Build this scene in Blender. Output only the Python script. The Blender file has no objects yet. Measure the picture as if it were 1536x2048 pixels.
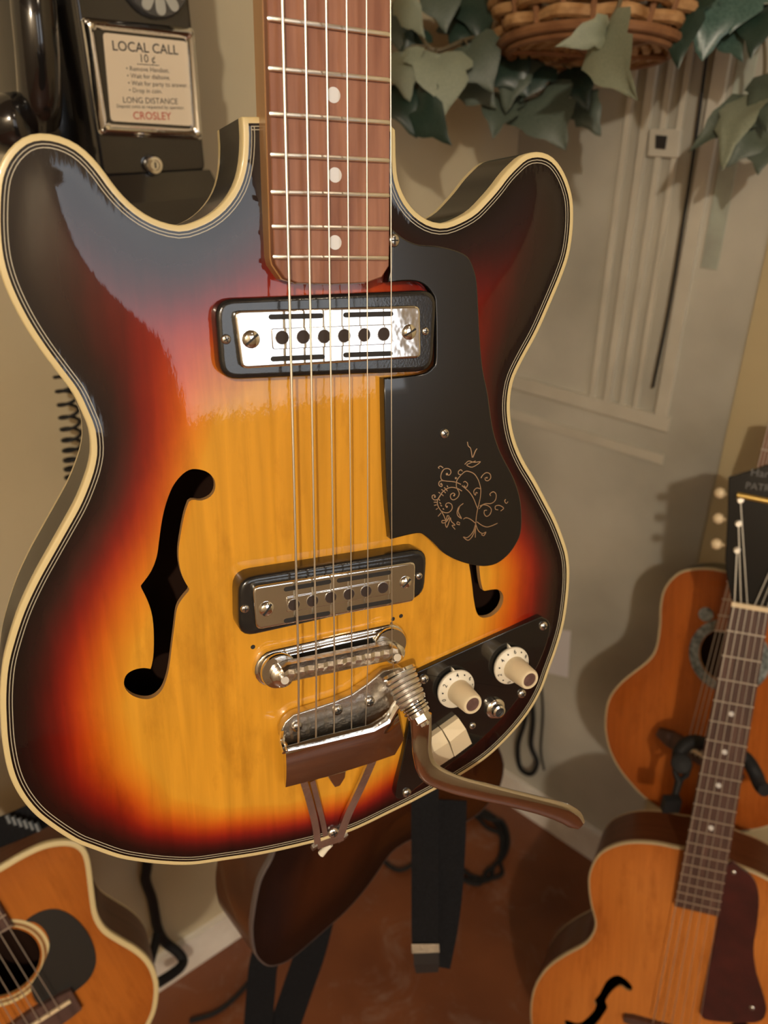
import bpy, bmesh, math, random
import numpy as np
from mathutils import Vector, Matrix
from mathutils.geometry import delaunay_2d_cdt

random.seed(7); np.random.seed(7)
S = bpy.context.scene
COL = S.collection

# ---------------------------------------------------------------- camera
F_PX, PITCH, EYE = 1600.0, math.radians(28), 1.35
cam_d = bpy.data.cameras.new('camera'); cam = bpy.data.objects.new('camera', cam_d); COL.objects.link(cam)
cam_d.sensor_fit = 'VERTICAL'; cam_d.sensor_height = 36.0; cam_d.lens = 36.0 * F_PX / 2048.0
cam_d.clip_start = 0.01; cam_d.clip_end = 50
cam.location = (0, 0, EYE); cam.rotation_euler = (math.pi/2 - PITCH, 0, 0)
cam_d.dof.use_dof = True; cam_d.dof.focus_distance = 0.40; cam_d.dof.aperture_fstop = 9.5
S.camera = cam

# ---------------------------------------------------------------- world, lights, exposure
w = bpy.data.worlds.new('world'); S.world = w; w.use_nodes = True
w.node_tree.nodes['Background'].inputs[0].default_value = (0.9, 0.8, 0.65, 1)
w.node_tree.nodes['Background'].inputs[1].default_value = 0.12
S.view_settings.view_transform = 'Standard'; S.view_settings.look = 'None'
S.view_settings.gamma = 1.0; S.view_settings.use_curve_mapping = False
S.view_settings.exposure = 0.0

def area(name, loc, target, size, size_y, power, color):
    d = bpy.data.lights.new(name, 'AREA'); o = bpy.data.objects.new(name, d); COL.objects.link(o)
    d.shape = 'RECTANGLE'; d.size = size; d.size_y = size_y; d.energy = power; d.color = color
    o.location = loc
    o.rotation_euler = (Vector(target) - Vector(loc)).to_track_quat('-Z', 'Y').to_euler()
    return o
def bulb(name, loc, power, color, radius):
    d = bpy.data.lights.new(name, 'POINT'); o = bpy.data.objects.new(name, d); COL.objects.link(o)
    d.energy = power; d.color = color; d.shadow_soft_size = radius; o.location = loc
    return o
area('window_daylight', (1.61, -1.585, 1.72), (1.61 - .63, -1.585 + .777, 1.72), 1.0, 1.20, 7.5, (0.84, 0.91, 1.0))
bulb('ceiling_lamp_behind', (-0.08, -2.0, 2.42), 138, (1.0, 0.89, 0.73), 0.04)
bulb('ceiling_lamp_side', (0.95, -0.30, 2.30), 5, (1.0, 0.82, 0.60), 0.06)

# ---------------------------------------------------------------- picture geometry -> place
CP, SP = math.cos(PITCH), math.sin(PITCH)
CAM = np.array([0, 0, EYE])
def c2w(v): return np.array([v[0], v[2]*CP + v[1]*SP, v[1]*CP - v[2]*SP])
def ray(x, y): return c2w(((x-768)/F_PX, -(y-1024)/F_PX, 1.0))
def at(x, y, z): return CAM + ray(x, y)*z
def onplane(x, y, P, n):
    r = ray(x, y); return CAM + r*(np.dot(P-CAM, n)/np.dot(r, n))
def nrm(v): v = np.array(v, float); return v/np.linalg.norm(v)
class Frame:
    """a flat thing's own axes: x across, y up, n out of its face"""
    def __init__(s, px, py, z, xdir, ydown, cam_space=True):
        X = nrm(c2w(xdir) if cam_space else xdir); D = np.array(c2w(ydown) if cam_space else ydown, float)
        D = nrm(D - X*np.dot(X, D)); s.O = at(px, py, z); s.X = X; s.Y = -D; s.N = nrm(np.cross(X, -D))
    def L(s, x, y, h=0.0):
        r = ray(x, y); P = s.O + s.N*h
        d = CAM + r*(np.dot(P-CAM, s.N)/np.dot(r, s.N)) - s.O
        return (float(d@s.X), float(d@s.Y), h)
    def poly(s, pts, h=0.0): return [s.L(x, y, h)[:2] for x, y in pts]
    def matrix(s):
        m = Matrix.Identity(4)
        for i, v in enumerate((s.X, s.Y, s.N, s.O)):
            for k in range(3): m[k][i] = v[k]
        return m

# ---------------------------------------------------------------- object helpers
def tag(o, label=None, cat=None, group=None, kind=None):
    for k, v in (('label', label), ('category', cat), ('group', group), ('kind', kind)):
        if v: o[k] = v
    return o
def root(name, label, cat, matrix=None, group=None):
    o = bpy.data.objects.new(name, None); COL.objects.link(o); o.empty_display_size = .02
    if matrix is not None: o.matrix_world = matrix
    return tag(o, label, cat, group)
def link(name, me, parent=None, mats=None):
    o = bpy.data.objects.new(name, me); COL.objects.link(o)
    if parent is not None: o.parent = parent
    for m in (mats or []): me.materials.append(m)
    return o
class MB:
    def __init__(s): s.v = []; s.f = []; s.mi = []
    def add(s, v, f, mi=0):
        k = len(s.v); s.v += [tuple(map(float, p)) for p in v]
        s.f += [tuple(i+k for i in q) for q in f]; s.mi += [mi]*len(f); return s
    def build(s, name, mats, parent=None, smooth=False, angle=None):
        me = bpy.data.meshes.new(name); me.from_pydata(s.v, [], s.f)
        if not isinstance(mats, (list, tuple)): mats = [mats]
        for m in mats: me.materials.append(m)
        me.polygons.foreach_set('material_index', s.mi)
        bm = bmesh.new(); bm.from_mesh(me); bmesh.ops.recalc_face_normals(bm, faces=bm.faces)
        if smooth:
            a = math.radians(angle or 40)
            for f in bm.faces: f.smooth = True
            for e in bm.edges:
                if len(e.link_faces) == 2 and e.calc_face_angle(0) > a: e.smooth = False
        bm.to_mesh(me); bm.free(); me.update()
        o = bpy.data.objects.new(name, me); COL.objects.link(o)
        if parent is not None: o.parent = parent
        return o
    # shapes
    def box(s, c, d, R=None, mi=0):
        v = []
        for x in (-.5, .5):
            for y in (-.5, .5):
                for z in (-.5, .5):
                    p = np.array([x*d[0], y*d[1], z*d[2]])
                    if R is not None: p = R @ p
                    v.append(p + np.array(c))
        return s.add(v, [(0,1,3,2),(4,6,7,5),(0,4,5,1),(2,3,7,6),(0,2,6,4),(1,5,7,3)], mi)
    def prism(s, poly, z0, z1, bevel=0.0, steps=2, mi=0, zf=None, bottom=True):
        """flat polygon given thickness, with a rounded upper rim; zf(x,y) adds height"""
        P = ccw(poly); n = len(P); rings = [(P, z0)]
        if bevel > 0:
            for k in range(steps+1):
                a = math.pi/2*k/steps
                rings.append((offset(P, bevel*(1-math.cos(a))), z1 - bevel*(1-math.sin(a))))
            rings.append((offset(P, bevel*1.25), z1))
        else: rings.append((P, z1))
        v = [];
        for R_, z in rings:
            for x, y in R_: v.append((x, y, z + (zf(x, y) if zf else 0)))
        f = []
        for k in range(len(rings)-1):
            for i in range(n):
                j = (i+1) % n; f.append((k*n+i, k*n+j, (k+1)*n+j, (k+1)*n+i))
        f.append(tuple(range((len(rings)-1)*n, len(rings)*n)))
        if bottom: f.append(tuple(reversed(range(n))))
        return s.add(v, f, mi)
    def ring(s, P, Q, z, mi=0, zf=None):
        n = len(P); g = lambda p: (p[0], p[1], z + (zf(p[0], p[1]) if zf else 0))
        return s.add([g(p) for p in P] + [g(q) for q in Q], [(i, (i+1) % n, n+(i+1) % n, n+i) for i in range(n)], mi)
    def tube(s, pts, r, n=8, closed=False, caps=True, mi=0, flat=1.0, up=None):
        P = [np.array(p, float) for p in pts]; m = len(P)
        rr = r if isinstance(r, (list, tuple)) else [r]*m
        T = []
        for i in range(m):
            a = P[(i-1) % m] if (closed or i > 0) else P[i]; b = P[(i+1) % m] if (closed or i < m-1) else P[i]
            T.append(nrm(b-a + 1e-12))
        u = np.array(up, float) if up is not None else (np.array([0, 0, 1.]) if abs(T[0][2]) < .9 else np.array([1., 0, 0]))
        v = []
        for i in range(m):
            u = u - T[i]*np.dot(u, T[i]); u = nrm(u); b = np.cross(T[i], u)
            for k in range(n):
                a = 2*math.pi*k/n; v.append(P[i] + rr[i]*(b*math.cos(a) + u*math.sin(a)*flat))
        f = []
        for i in range(m if closed else m-1):
            for k in range(n):
                a, b_ = i*n, ((i+1) % m)*n; f.append((a+k, a+(k+1) % n, b_+(k+1) % n, b_+k))
        if caps and not closed: f += [tuple(reversed(range(n))), tuple(range((m-1)*n, m*n))]
        return s.add(v, f, mi)
    def lathe(s, prof, c=(0,0,0), axis=(0,0,1), n=24, mi=0, cap0=True, cap1=True):
        A = nrm(axis); u = nrm(np.cross(A, [0.3, 1, 0.2])); b = np.cross(A, u); c = np.array(c, float)
        v = [];
        for r, h in prof:
            for k in range(n):
                a = 2*math.pi*k/n; v.append(c + A*h + (u*math.cos(a) + b*math.sin(a))*r)
        f = []
        for i in range(len(prof)-1):
            for k in range(n): f.append((i*n+k, i*n+(k+1) % n, (i+1)*n+(k+1) % n, (i+1)*n+k))
        if cap0: f.append(tuple(reversed(range(n))))
        if cap1: f.append(tuple(range((len(prof)-1)*n, len(prof)*n)))
        return s.add(v, f, mi)
    def ribbon(s, pts, w, side, t=0.0, mi=0):
        """flat strip of width w lying along pts; side(i, tangent) gives its width direction"""
        P = [np.array(p, float) for p in pts]; m = len(P); v = []; f = []
        ws = w if isinstance(w, (list, tuple)) else [w]*m
        for i in range(m):
            T = nrm(P[min(i+1, m-1)] - P[max(i-1, 0)]); sd = nrm(side(i, T)); up = np.cross(T, sd)
            for a, b in ((-1, -1), (1, -1), (1, 1), (-1, 1)): v.append(P[i] + sd*a*ws[i]/2 + up*b*t/2)
        for i in range(m-1):
            for k in range(4): f.append((i*4+k, i*4+(k+1) % 4, i*4+4+(k+1) % 4, i*4+4+k))
        f += [(3,2,1,0), tuple((m-1)*4+k for k in range(4))]
        return s.add(v, f, mi)
def ccw(P):
    a = sum(P[i][0]*P[(i+1) % len(P)][1] - P[(i+1) % len(P)][0]*P[i][1] for i in range(len(P)))
    return list(P) if a > 0 else list(reversed(P))
def offset(P, d):
    """inward offset of a counter-clockwise polygon"""
    A = np.array(P, float); e = np.roll(A, -1, 0) - A; e /= np.linalg.norm(e, axis=1)[:, None] + 1e-12
    nn = np.stack([-e[:, 1], e[:, 0]], 1); m = nn + np.roll(nn, 1, 0)
    m /= np.maximum((m*m).sum(1), .5)[:, None]/2
    return [tuple(p) for p in A + m*d]
def smooth_closed(P, per=6, sharp=()):
    A = np.array(P, float); n = len(A); out = []
    for i in range(n):
        p0, p1, p2, p3 = A[(i-1) % n], A[i], A[(i+1) % n], A[(i+2) % n]
        if i in sharp: p0 = 2*p1 - p2
        if (i+1) % n in sharp: p3 = 2*p2 - p1
        for k in range(per):
            t = k/per
            out.append(tuple(.5*((2*p1) + (-p0+p2)*t + (2*p0-5*p1+4*p2-p3)*t*t + (-p0+3*p1-3*p2+p3)*t**3)))
    return out
def smooth_open(P, per=6):
    A = [np.array(p, float) for p in P]; n = len(A); out = []
    for i in range(n-1):
        p1, p2 = A[i], A[i+1]; p0 = A[i-1] if i else 2*p1-p2; p3 = A[i+2] if i < n-2 else 2*p2-p1
        for k in range(per):
            t = k/per; out.append(.5*((2*p1) + (-p0+p2)*t + (2*p0-5*p1+4*p2-p3)*t*t + (-p0+3*p1-3*p2+p3)*t**3))
    out.append(A[-1]); return out
def resample(P, step):
    A = np.array(list(P) + [P[0]]); s = np.r_[0, np.cumsum(np.linalg.norm(np.diff(A, axis=0), axis=1))]
    m = max(8, int(s[-1]/step)); q = np.linspace(0, s[-1], m, endpoint=False)
    return [tuple(p) for p in np.stack([np.interp(q, s, A[:, 0]), np.interp(q, s, A[:, 1])], 1)]
def pdist(pts, P):
    """distance of points to a closed polygon's edge"""
    Q = np.array(pts, float); A = np.array(P, float); B = np.roll(A, -1, 0); best = np.full(len(Q), 1e9)
    for a, b in zip(A, B):
        ab = b-a; t = np.clip(((Q-a)@ab)/(ab@ab+1e-15), 0, 1)
        d = np.linalg.norm(Q - a - t[:, None]*ab, axis=1); best = np.minimum(best, d)
    return best
def inside(pts, P):
    Q = np.array(pts, float); A = np.array(P, float); B = np.roll(A, -1, 0); r = np.zeros(len(Q), bool)
    for (x1, y1), (x2, y2) in zip(A, B):
        c = ((y1 > Q[:, 1]) != (y2 > Q[:, 1]))
        if y1 != y2: r ^= c & (Q[:, 0] < (x2-x1)*(Q[:, 1]-y1)/(y2-y1) + x1)
    return r
def text_mesh(txt, size, parent, mat, name, M, align='CENTER', bold=0.0, extrude=0.0):
    c = bpy.data.curves.new(name, 'FONT'); c.body = txt; c.size = size; c.align_x = align; c.offset = bold; c.extrude = extrude
    c.resolution_u = 3
    o = bpy.data.objects.new('tmp', c); COL.objects.link(o)
    dg = bpy.context.evaluated_depsgraph_get(); me = bpy.data.meshes.new_from_object(o.evaluated_get(dg))
    bpy.data.objects.remove(o); bpy.data.curves.remove(c)
    me.name = name; me.transform(M); me.materials.clear(); me.materials.append(mat)
    return link(name, me, parent)

# ---------------------------------------------------------------- materials
def mat(name, color, rough=.5, metal=0.0, coat=0.0, coat_rough=.03, spec=.5, var=None, scale=20.0, stretch=(1,1,1),
        bump=0.0, bump_scale=None, detail=4.0, coords='Object', emit=None, transm=0.0):
    m = bpy.data.materials.new(name); m.use_nodes = True; nt = m.node_tree; b = nt.nodes['Principled BSDF']
    b.inputs['Base Color'].default_value = (*color, 1); b.inputs['Roughness'].default_value = rough
    b.inputs['Metallic'].default_value = metal; b.inputs['Coat Weight'].default_value = coat
    b.inputs['Coat Roughness'].default_value = coat_rough; b.inputs['Specular IOR Level'].default_value = spec
    b.inputs['Transmission Weight'].default_value = transm
    if emit: b.inputs['Emission Color'].default_value = (*emit[0], 1); b.inputs['Emission Strength'].default_value = emit[1]
    tc = nt.nodes.new('ShaderNodeTexCoord'); mp = nt.nodes.new('ShaderNodeMapping'); mp.inputs['Scale'].default_value = stretch
    nt.links.new(tc.outputs[coords], mp.inputs['Vector'])
    if var is not None:
        nz = nt.nodes.new('ShaderNodeTexNoise'); nz.inputs['Scale'].default_value = scale; nz.inputs['Detail'].default_value = detail
        nt.links.new(mp.outputs[0], nz.inputs['Vector'])
        cr = nt.nodes.new('ShaderNodeValToRGB'); cr.color_ramp.elements[0].position = .35; cr.color_ramp.elements[1].position = .68
        cr.color_ramp.elements[0].color = (*color, 1); cr.color_ramp.elements[1].color = (*var, 1)
        nt.links.new(nz.outputs[0], cr.inputs[0]); nt.links.new(cr.outputs[0], b.inputs['Base Color'])
    if bump:
        n2 = nt.nodes.new('ShaderNodeTexNoise'); n2.inputs['Scale'].default_value = bump_scale or scale*4
        nt.links.new(mp.outputs[0], n2.inputs['Vector'])
        bp = nt.nodes.new('ShaderNodeBump'); bp.inputs['Strength'].default_value = bump; bp.inputs['Distance'].default_value = .002
        nt.links.new(n2.outputs[0], bp.inputs['Height']); nt.links.new(bp.outputs[0], b.inputs['Normal'])
        nt.links.new(bp.outputs[0], b.inputs['Coat Normal'])
    return m
def burst_mat(name, stops, grain=.12, rough=.35, coat=1.0, grain_scale=(160, 9, 9)):
    """lacquered wood whose stain follows the 'burst' attribute (0 rim, 1 centre)"""
    m = bpy.data.materials.new(name); m.use_nodes = True; nt = m.node_tree; b = nt.nodes['Principled BSDF']
    at_ = nt.nodes.new('ShaderNodeAttribute'); at_.attribute_name = 'burst'
    tc = nt.nodes.new('ShaderNodeTexCoord'); mp = nt.nodes.new('ShaderNodeMapping'); mp.inputs['Scale'].default_value = grain_scale
    nt.links.new(tc.outputs['Object'], mp.inputs[0])
    nz = nt.nodes.new('ShaderNodeTexNoise'); nz.inputs['Scale'].default_value = 1.0; nz.inputs['Detail'].default_value = 5; nz.inputs['Distortion'].default_value = .6
    nt.links.new(mp.outputs[0], nz.inputs[0])
    big = nt.nodes.new('ShaderNodeTexNoise'); big.inputs['Scale'].default_value = 22; nt.links.new(tc.outputs['Object'], big.inputs[0])
    ma = nt.nodes.new('ShaderNodeMath'); ma.operation = 'MULTIPLY_ADD'; ma.inputs[1].default_value = .09; nt.links.new(big.outputs[0], ma.inputs[0])
    ms = nt.nodes.new('ShaderNodeMath'); ms.operation = 'SUBTRACT'; nt.links.new(at_.outputs['Fac'], ms.inputs[0]); ms.inputs[1].default_value = .045
    nt.links.new(ms.outputs[0], ma.inputs[2])
    cr = nt.nodes.new('ShaderNodeValToRGB'); el = cr.color_ramp.elements
    cr.color_ramp.interpolation = 'B_SPLINE' if len(stops) > 3 else 'LINEAR'
    while len(el) < len(stops): el.new(.5)
    for e, (p, c) in zip(el, stops): e.position = p; e.color = (*c, 1)
    nt.links.new(ma.outputs[0], cr.inputs[0])
    mx = nt.nodes.new('ShaderNodeMix'); mx.data_type = 'RGBA'; mx.blend_type = 'MULTIPLY'; mx.inputs['Factor'].default_value = 1.0
    g = nt.nodes.new('ShaderNodeMapRange'); g.inputs['From Min'].default_value = .25; g.inputs['From Max'].default_value = .75
    g.inputs['To Min'].default_value = 1-grain*2; g.inputs['To Max'].default_value = 1+grain*.6
    nt.links.new(nz.outputs[0], g.inputs[0]); nt.links.new(cr.outputs[0], mx.inputs['A'])
    cb = nt.nodes.new('ShaderNodeCombineColor')
    for k in range(3): nt.links.new(g.outputs[0], cb.inputs[k])
    nt.links.new(cb.outputs[0], mx.inputs['B'])
    # age stains: brown smudges drawn out along the grain
    mp3 = nt.nodes.new('ShaderNodeMapping'); mp3.inputs['Scale'].default_value = (42, 13, 13); nt.links.new(tc.outputs['Object'], mp3.inputs[0])
    n3 = nt.nodes.new('ShaderNodeTexNoise'); n3.inputs['Scale'].default_value = 1.0; n3.inputs['Detail'].default_value = 6; n3.inputs['Roughness'].default_value = .65; nt.links.new(mp3.outputs[0], n3.inputs[0])
    c3 = nt.nodes.new('ShaderNodeValToRGB'); c3.color_ramp.elements[0].position = .52; c3.color_ramp.elements[0].color = (1, 1, 1, 1); c3.color_ramp.elements[1].position = .78; c3.color_ramp.elements[1].color = (.66, .60, .55, 1)
    nt.links.new(n3.outputs[0], c3.inputs[0]); mx3 = nt.nodes.new('ShaderNodeMix'); mx3.data_type = 'RGBA'; mx3.blend_type = 'MULTIPLY'; mx3.inputs['Factor'].default_value = 1.0
    nt.links.new(mx.outputs['Result'], mx3.inputs['A']); nt.links.new(c3.outputs[0], mx3.inputs['B']); nt.links.new(mx3.outputs['Result'], b.inputs['Base Color'])
    b.inputs['Roughness'].default_value = rough; b.inputs['Coat Weight'].default_value = coat; b.inputs['Coat Roughness'].default_value = .035; b.inputs['Specular IOR Level'].default_value = .08
    n2 = nt.nodes.new('ShaderNodeTexNoise'); n2.inputs['Scale'].default_value = 1.0; n2.inputs['Detail'].default_value = 3
    mp2 = nt.nodes.new('ShaderNodeMapping'); mp2.inputs['Scale'].default_value = (420, 130, 130)
    nt.links.new(tc.outputs['Object'], mp2.inputs[0]); nt.links.new(mp2.outputs[0], n2.inputs[0])
    bp = nt.nodes.new('ShaderNodeBump'); bp.inputs['Strength'].default_value = .035; bp.inputs['Distance'].default_value = .0012
    nt.links.new(n2.outputs[0], bp.inputs['Height']); nt.links.new(bp.outputs[0], b.inputs['Coat Normal'])
    return m
M = {}
M['cream'] = mat('cream_binding', (.66, .54, .28), .35, coat=.6)
M['purfling'] = mat('purfling_white', (.42, .38, .28), .4, coat=.5)
M['black_gloss'] = mat('black_lacquer', (.004, .0035, .0035), .25, coat=.12, coat_rough=.05, spec=.25)
M['black_plate'] = mat('black_plastic_plate', (.006, .006, .006), .22, coat=1.0, coat_rough=.02)
M['black_ring'] = mat('black_pickup_plastic', (.009, .009, .010), .22, coat=.6, var=(.016, .015, .014), scale=300, bump=.03, bump_scale=900)
M['black_rubber'] = mat('black_rubber', (.009, .009, .010), .65, spec=.3)
M['black_matte'] = mat('black_webbing', (.005, .005, .006), .85, spec=.15, var=(.010, .010, .012), scale=500, bump=.3, bump_scale=1500)
M['chrome'] = mat('chrome', (.84, .84, .83), .07, 1.0, bump=.05, bump_scale=120)
M['chrome_dull'] = mat('worn_chrome', (.64, .62, .59), .26, 1.0, var=(.78, .76, .72), scale=90, bump=.12, bump_scale=400)
M['chrome_brown'] = mat('tarnished_chrome', (.62, .58, .53), .10, 1.0, bump=.03, bump_scale=90)
M['nickel'] = mat('nickel_fret', (.86, .83, .77), .33, 1.0)
M['steel_screw'] = mat('steel_screw', (.62, .60, .56), .25, 1.0)
M['slot'] = mat('screw_slot_dark', (.015, .013, .012), .6)
M['hole'] = mat('pole_hole_dark', (.03, .017, .013), .6)
M['string'] = mat('wound_string', (.70, .66, .58), .42, 1.0)
M['rosewood'] = mat('rosewood', (.20, .072, .035), .45, var=(.34, .15, .085), scale=1.0, stretch=(170, 14, 40), bump=.05, bump_scale=2.0, detail=6)
M['rosewood_dark'] = mat('dark_rosewood', (.055, .026, .020), .45, var=(.10, .05, .038), scale=1.0, stretch=(170, 14, 40))
M['neck_wood'] = mat('neck_wood', (.33, .165, .055), .4, coat=.5, var=(.40, .21, .075), scale=1.0, stretch=(120, 12, 60))
M['bare_wood'] = mat('bare_plywood_edge', (.42, .24, .09), .7)
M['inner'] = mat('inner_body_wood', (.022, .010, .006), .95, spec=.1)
M['pearl'] = mat('pearl_dot', (.66, .64, .62), .25, coat=.5)
M['ivory'] = mat('aged_ivory_plastic', (.74, .63, .43), .32, coat=.3)
M['ivory_white'] = mat('white_knob_plastic', (.78, .73, .60), .32, coat=.3)
M['ink'] = mat('black_ink', (.01, .01, .012), .6)
M['foil'] = mat('gold_foil_engraving', (.78, .52, .30), .34, 1.0)
M['knob_cap'] = mat('knob_centre_brown', (.10, .055, .048), .35, var=(.16, .09, .08), scale=200)
M['gold'] = mat('gilt_bar', (.66, .46, .14), .3, .8)

# ---------------------------------------------------------------- the room
def ground(x, y):
    r = ray(x, y); return CAM + r*(-EYE/r[2])
GA, GB = ground(370, 1935), ground(1087, 1645)
def hd(a): return np.array([math.sin(math.radians(a)), math.cos(math.radians(a)), 0])
DL, DR = hd(51), hd(-46)
NL = np.array([DL[1], -DL[0], 0]); NR = np.array([-DR[1], DR[0], 0])      # both face the camera
_s = np.linalg.solve(np.array([DL[:2], -DR[:2]]).T, (GB-GA)[:2]); CORNER = GA + DL*_s[0]
CL, CR = CORNER - DL*3.0, CORNER - DR*3.2
CF = CL - DR*3.2
HGT = 2.55
M['floor'] = mat('painted_concrete_floor', (.125, .036, .012), .42, var=(.20, .062, .020), scale=5, bump=.12, bump_scale=40, coat=.15, coat_rough=.3)
def floor_scuffs(m):
    nt = m.node_tree; b = nt.nodes['Principled BSDF']; src = b.inputs['Base Color'].links[0].from_socket
    tc = nt.nodes.new('ShaderNodeTexCoord'); n = nt.nodes.new('ShaderNodeTexNoise'); n.inputs['Scale'].default_value = 9; n.inputs['Detail'].default_value = 9; n.inputs['Roughness'].default_value = .75; n.inputs['Distortion'].default_value = 1.2
    nt.links.new(tc.outputs['Object'], n.inputs[0]); cr = nt.nodes.new('ShaderNodeValToRGB')
    cr.color_ramp.elements[0].position = .53; cr.color_ramp.elements[0].color = (0, 0, 0, 1); cr.color_ramp.elements[1].position = .70; cr.color_ramp.elements[1].color = (.5, .5, .5, 1)
    nt.links.new(n.outputs[0], cr.inputs[0]); mx = nt.nodes.new('ShaderNodeMix'); mx.data_type = 'RGBA'
    nt.links.new(cr.outputs[0], mx.inputs['Factor']); nt.links.new(src, mx.inputs['A']); mx.inputs['B'].default_value = (.28, .21, .17, 1)
    nt.links.new(mx.outputs['Result'], b.inputs['Base Color'])
floor_scuffs(M['floor'])
M['wall_beige'] = mat('beige_painted_plaster', (.45, .385, .255), .75, var=(.52, .45, .305), scale=4, bump=.08, bump_scale=60)
M['wall_grey'] = mat('mottled_grey_mural_paint', (.315, .30, .25), .75, var=(.50, .475, .40), scale=3.6, detail=8, bump=.10, bump_scale=45)
M['wall_olive'] = mat('olive_beige_paint', (.42, .34, .19), .75, var=(.47, .385, .225), scale=4)
M['ceiling'] = mat('dark_wood_ceiling', (.22, .16, .10), .7)
M['wall_far'] = mat('tan_far_wall', (.42, .35, .25), .7)
M['trim'] = mat('painted_moulding', (.46, .43, .355), .6, var=(.54, .505, .42), scale=14, bump=.06, bump_scale=80)
M['baseboard'] = mat('white_baseboard_paint', (.82, .78, .71), .55, var=(.68, .62, .54), scale=16)
M['pane'] = mat('window_pane', (.75, .82, .9), .1, emit=((.80, .90, 1.0), .2))
def slab(name, a, b, n, h0, h1, t, m, parent=None):
    """upright slab between floor points a and b; its face is on a-b and its body lies behind (away from n)"""
    mb = MB(); v = []
    for q in (a, b, b - n*t, a - n*t):
        v += [(q[0], q[1], h0), (q[0], q[1], h1)]
    mb.add(v, [(0,2,3,1),(2,4,5,3),(4,6,7,5),(6,0,1,7),(1,3,5,7),(0,6,4,2)])
    return mb.build(name, m, parent)
fl = MB(); q = [CORNER + DL*.3 + DR*.3, CL - DL*.2 + DR*.3, CF - DL*.2 - DR*.2, CR - DR*.2 + DL*.3]
fl.add([(p[0], p[1], 0) for p in q] + [(p[0], p[1], -.1) for p in q], [(0,1,2,3),(7,6,5,4),(0,4,5,1),(1,5,6,2),(2,6,7,3),(3,7,4,0)])
tag(fl.build('floor', M['floor']), kind='structure')
ce = MB(); ce.add([(p[0], p[1], HGT) for p in q] + [(p[0], p[1], HGT+.1) for p in q], [(3,2,1,0),(4,5,6,7),(0,1,5,4),(1,2,6,5),(2,3,7,6),(3,0,4,7)])
tag(ce.build('ceiling', M['ceiling']), kind='structure')
tag(slab('wall_left', CL, CORNER, NL, 0, HGT, .08, M['wall_beige']), kind='structure')
tag(slab('wall_right', CORNER, CR, NR, 0, HGT, .08, M['wall_grey']), kind='structure')
nb1 = nrm(DL); nb2 = nrm(DR)
tag(slab('wall_rear', CF, CL, DL, 0, HGT, .08, M['wall_far']), kind='structure')
# back wall with the daylight window in it
u = nrm(CR - CF); LEN = np.linalg.norm(CR - CF); NB = np.array([-u[1], u[0], 0]); NB = NB if np.dot(NB, CORNER-CF) > 0 else -NB
wc = np.dot(np.array([1.61, -1.585, 0]) - CF, u); W0, W1 = wc-.56, wc+.52
wb = root('wall_back', None, None); tag(wb, kind='structure')
slab('wall_panel', CF, CF+u*W0, NB, 0, HGT, .08, M['wall_far'], wb); slab('wall_panel', CF+u*W1, CR, NB, 0, HGT, .08, M['wall_far'], wb)
slab('wall_panel', CF+u*W0, CF+u*W1, NB, 0, 1.10, .08, M['wall_far'], wb); slab('wall_panel', CF+u*W0, CF+u*W1, NB, 2.38, HGT, .08, M['wall_far'], wb)
wn = root('window_1', None, None); tag(wn, kind='structure')
slab('pane', CF+u*W0-NB*.05, CF+u*W1-NB*.05, NB, 1.10, 2.38, .01, M['pane'], wn)
for a, b, h0, h1 in ((W0, W0+.05, 1.10, 2.38), (W1-.05, W1, 1.10, 2.38), (W0+.05, W1-.05, 1.10, 1.15), (W0+.05, W1-.05, 2.33, 2.38)):
    slab('window_frame', CF+u*a-NB*.005, CF+u*b-NB*.005, NB, h0, h1, .04, M['baseboard'], wn)
tag(slab('baseboard_left', CL, CORNER, NL, .0, .085, .0, M['baseboard']), kind='structure') if False else None
def board(name, a, b, n, h0, h1, t, m): return tag(slab(name, a + n*t, b + n*t, n, h0, h1, t, m), kind='structure')
board('baseboard_left', CL, CORNER - DL*.012, NL, .0, .075, .012, M['baseboard'])
board('baseboard_right', CORNER - DR*.012, CR, NR, .0, .075, .012, M['baseboard'])

# mouldings of the painted-over panel on the right wall
def WR(x, y, off=0.0): return onplane(x, y, GB + NR*off, NR)
def WL(x, y, off=0.0): return onplane(x, y, GA + NL*off, NL)
def along(P, D): return float(np.dot(P - CORNER, D))
def strip(name, s, z0, z1, wdt, t, m):
    a = CORNER - DR*(s - wdt/2); b = CORNER - DR*(s + wdt/2)
    a = np.array([a[0], a[1], 0]); b = np.array([b[0], b[1], 0])
    return board(name, a, b, NR, z0, z1, t, m)
k = 1
zb = WR(1180, 790)[2]
for x, wd, t in ((1216, .008, .004), (1250, .011, .006), (1282, .008, .004), (1312, .007, .004), (1372, .018, .007)):
    s = along(WR(x, 560), -DR); strip('trim_%d' % k, s, zb, HGT-.02, wd, t, M['trim']); k += 1
s0, s1 = .012, along(WR(1392, 560), -DR)
a = CORNER - DR*s0; b = CORNER - DR*s1
board('trim_%d' % k, a, b, NR, zb-.022, zb, .006, M['trim']); k += 1
board('trim_%d' % k, a, b, NR, zb-.075, zb-.06, .003, M['trim']); k += 1
# the wall's olive return beyond the painted part
s2 = along(WR(1490, 700), -DR)
board('trim_%d' % k, CORNER - DR*s2, CR, NR, .075, HGT-.02, .002, M['wall_olive'])
# pale green paint run
M['pale_green'] = mat('pale_green_paint', (.38, .42, .35), .6, var=(.30, .31, .26), scale=30)
s3 = along(WR(1440, 420), -DR); strip('trim_%d' % (k+1), s3, WR(1440, 540)[2], HGT-.02, .022, .0015, M['pale_green'])

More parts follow.
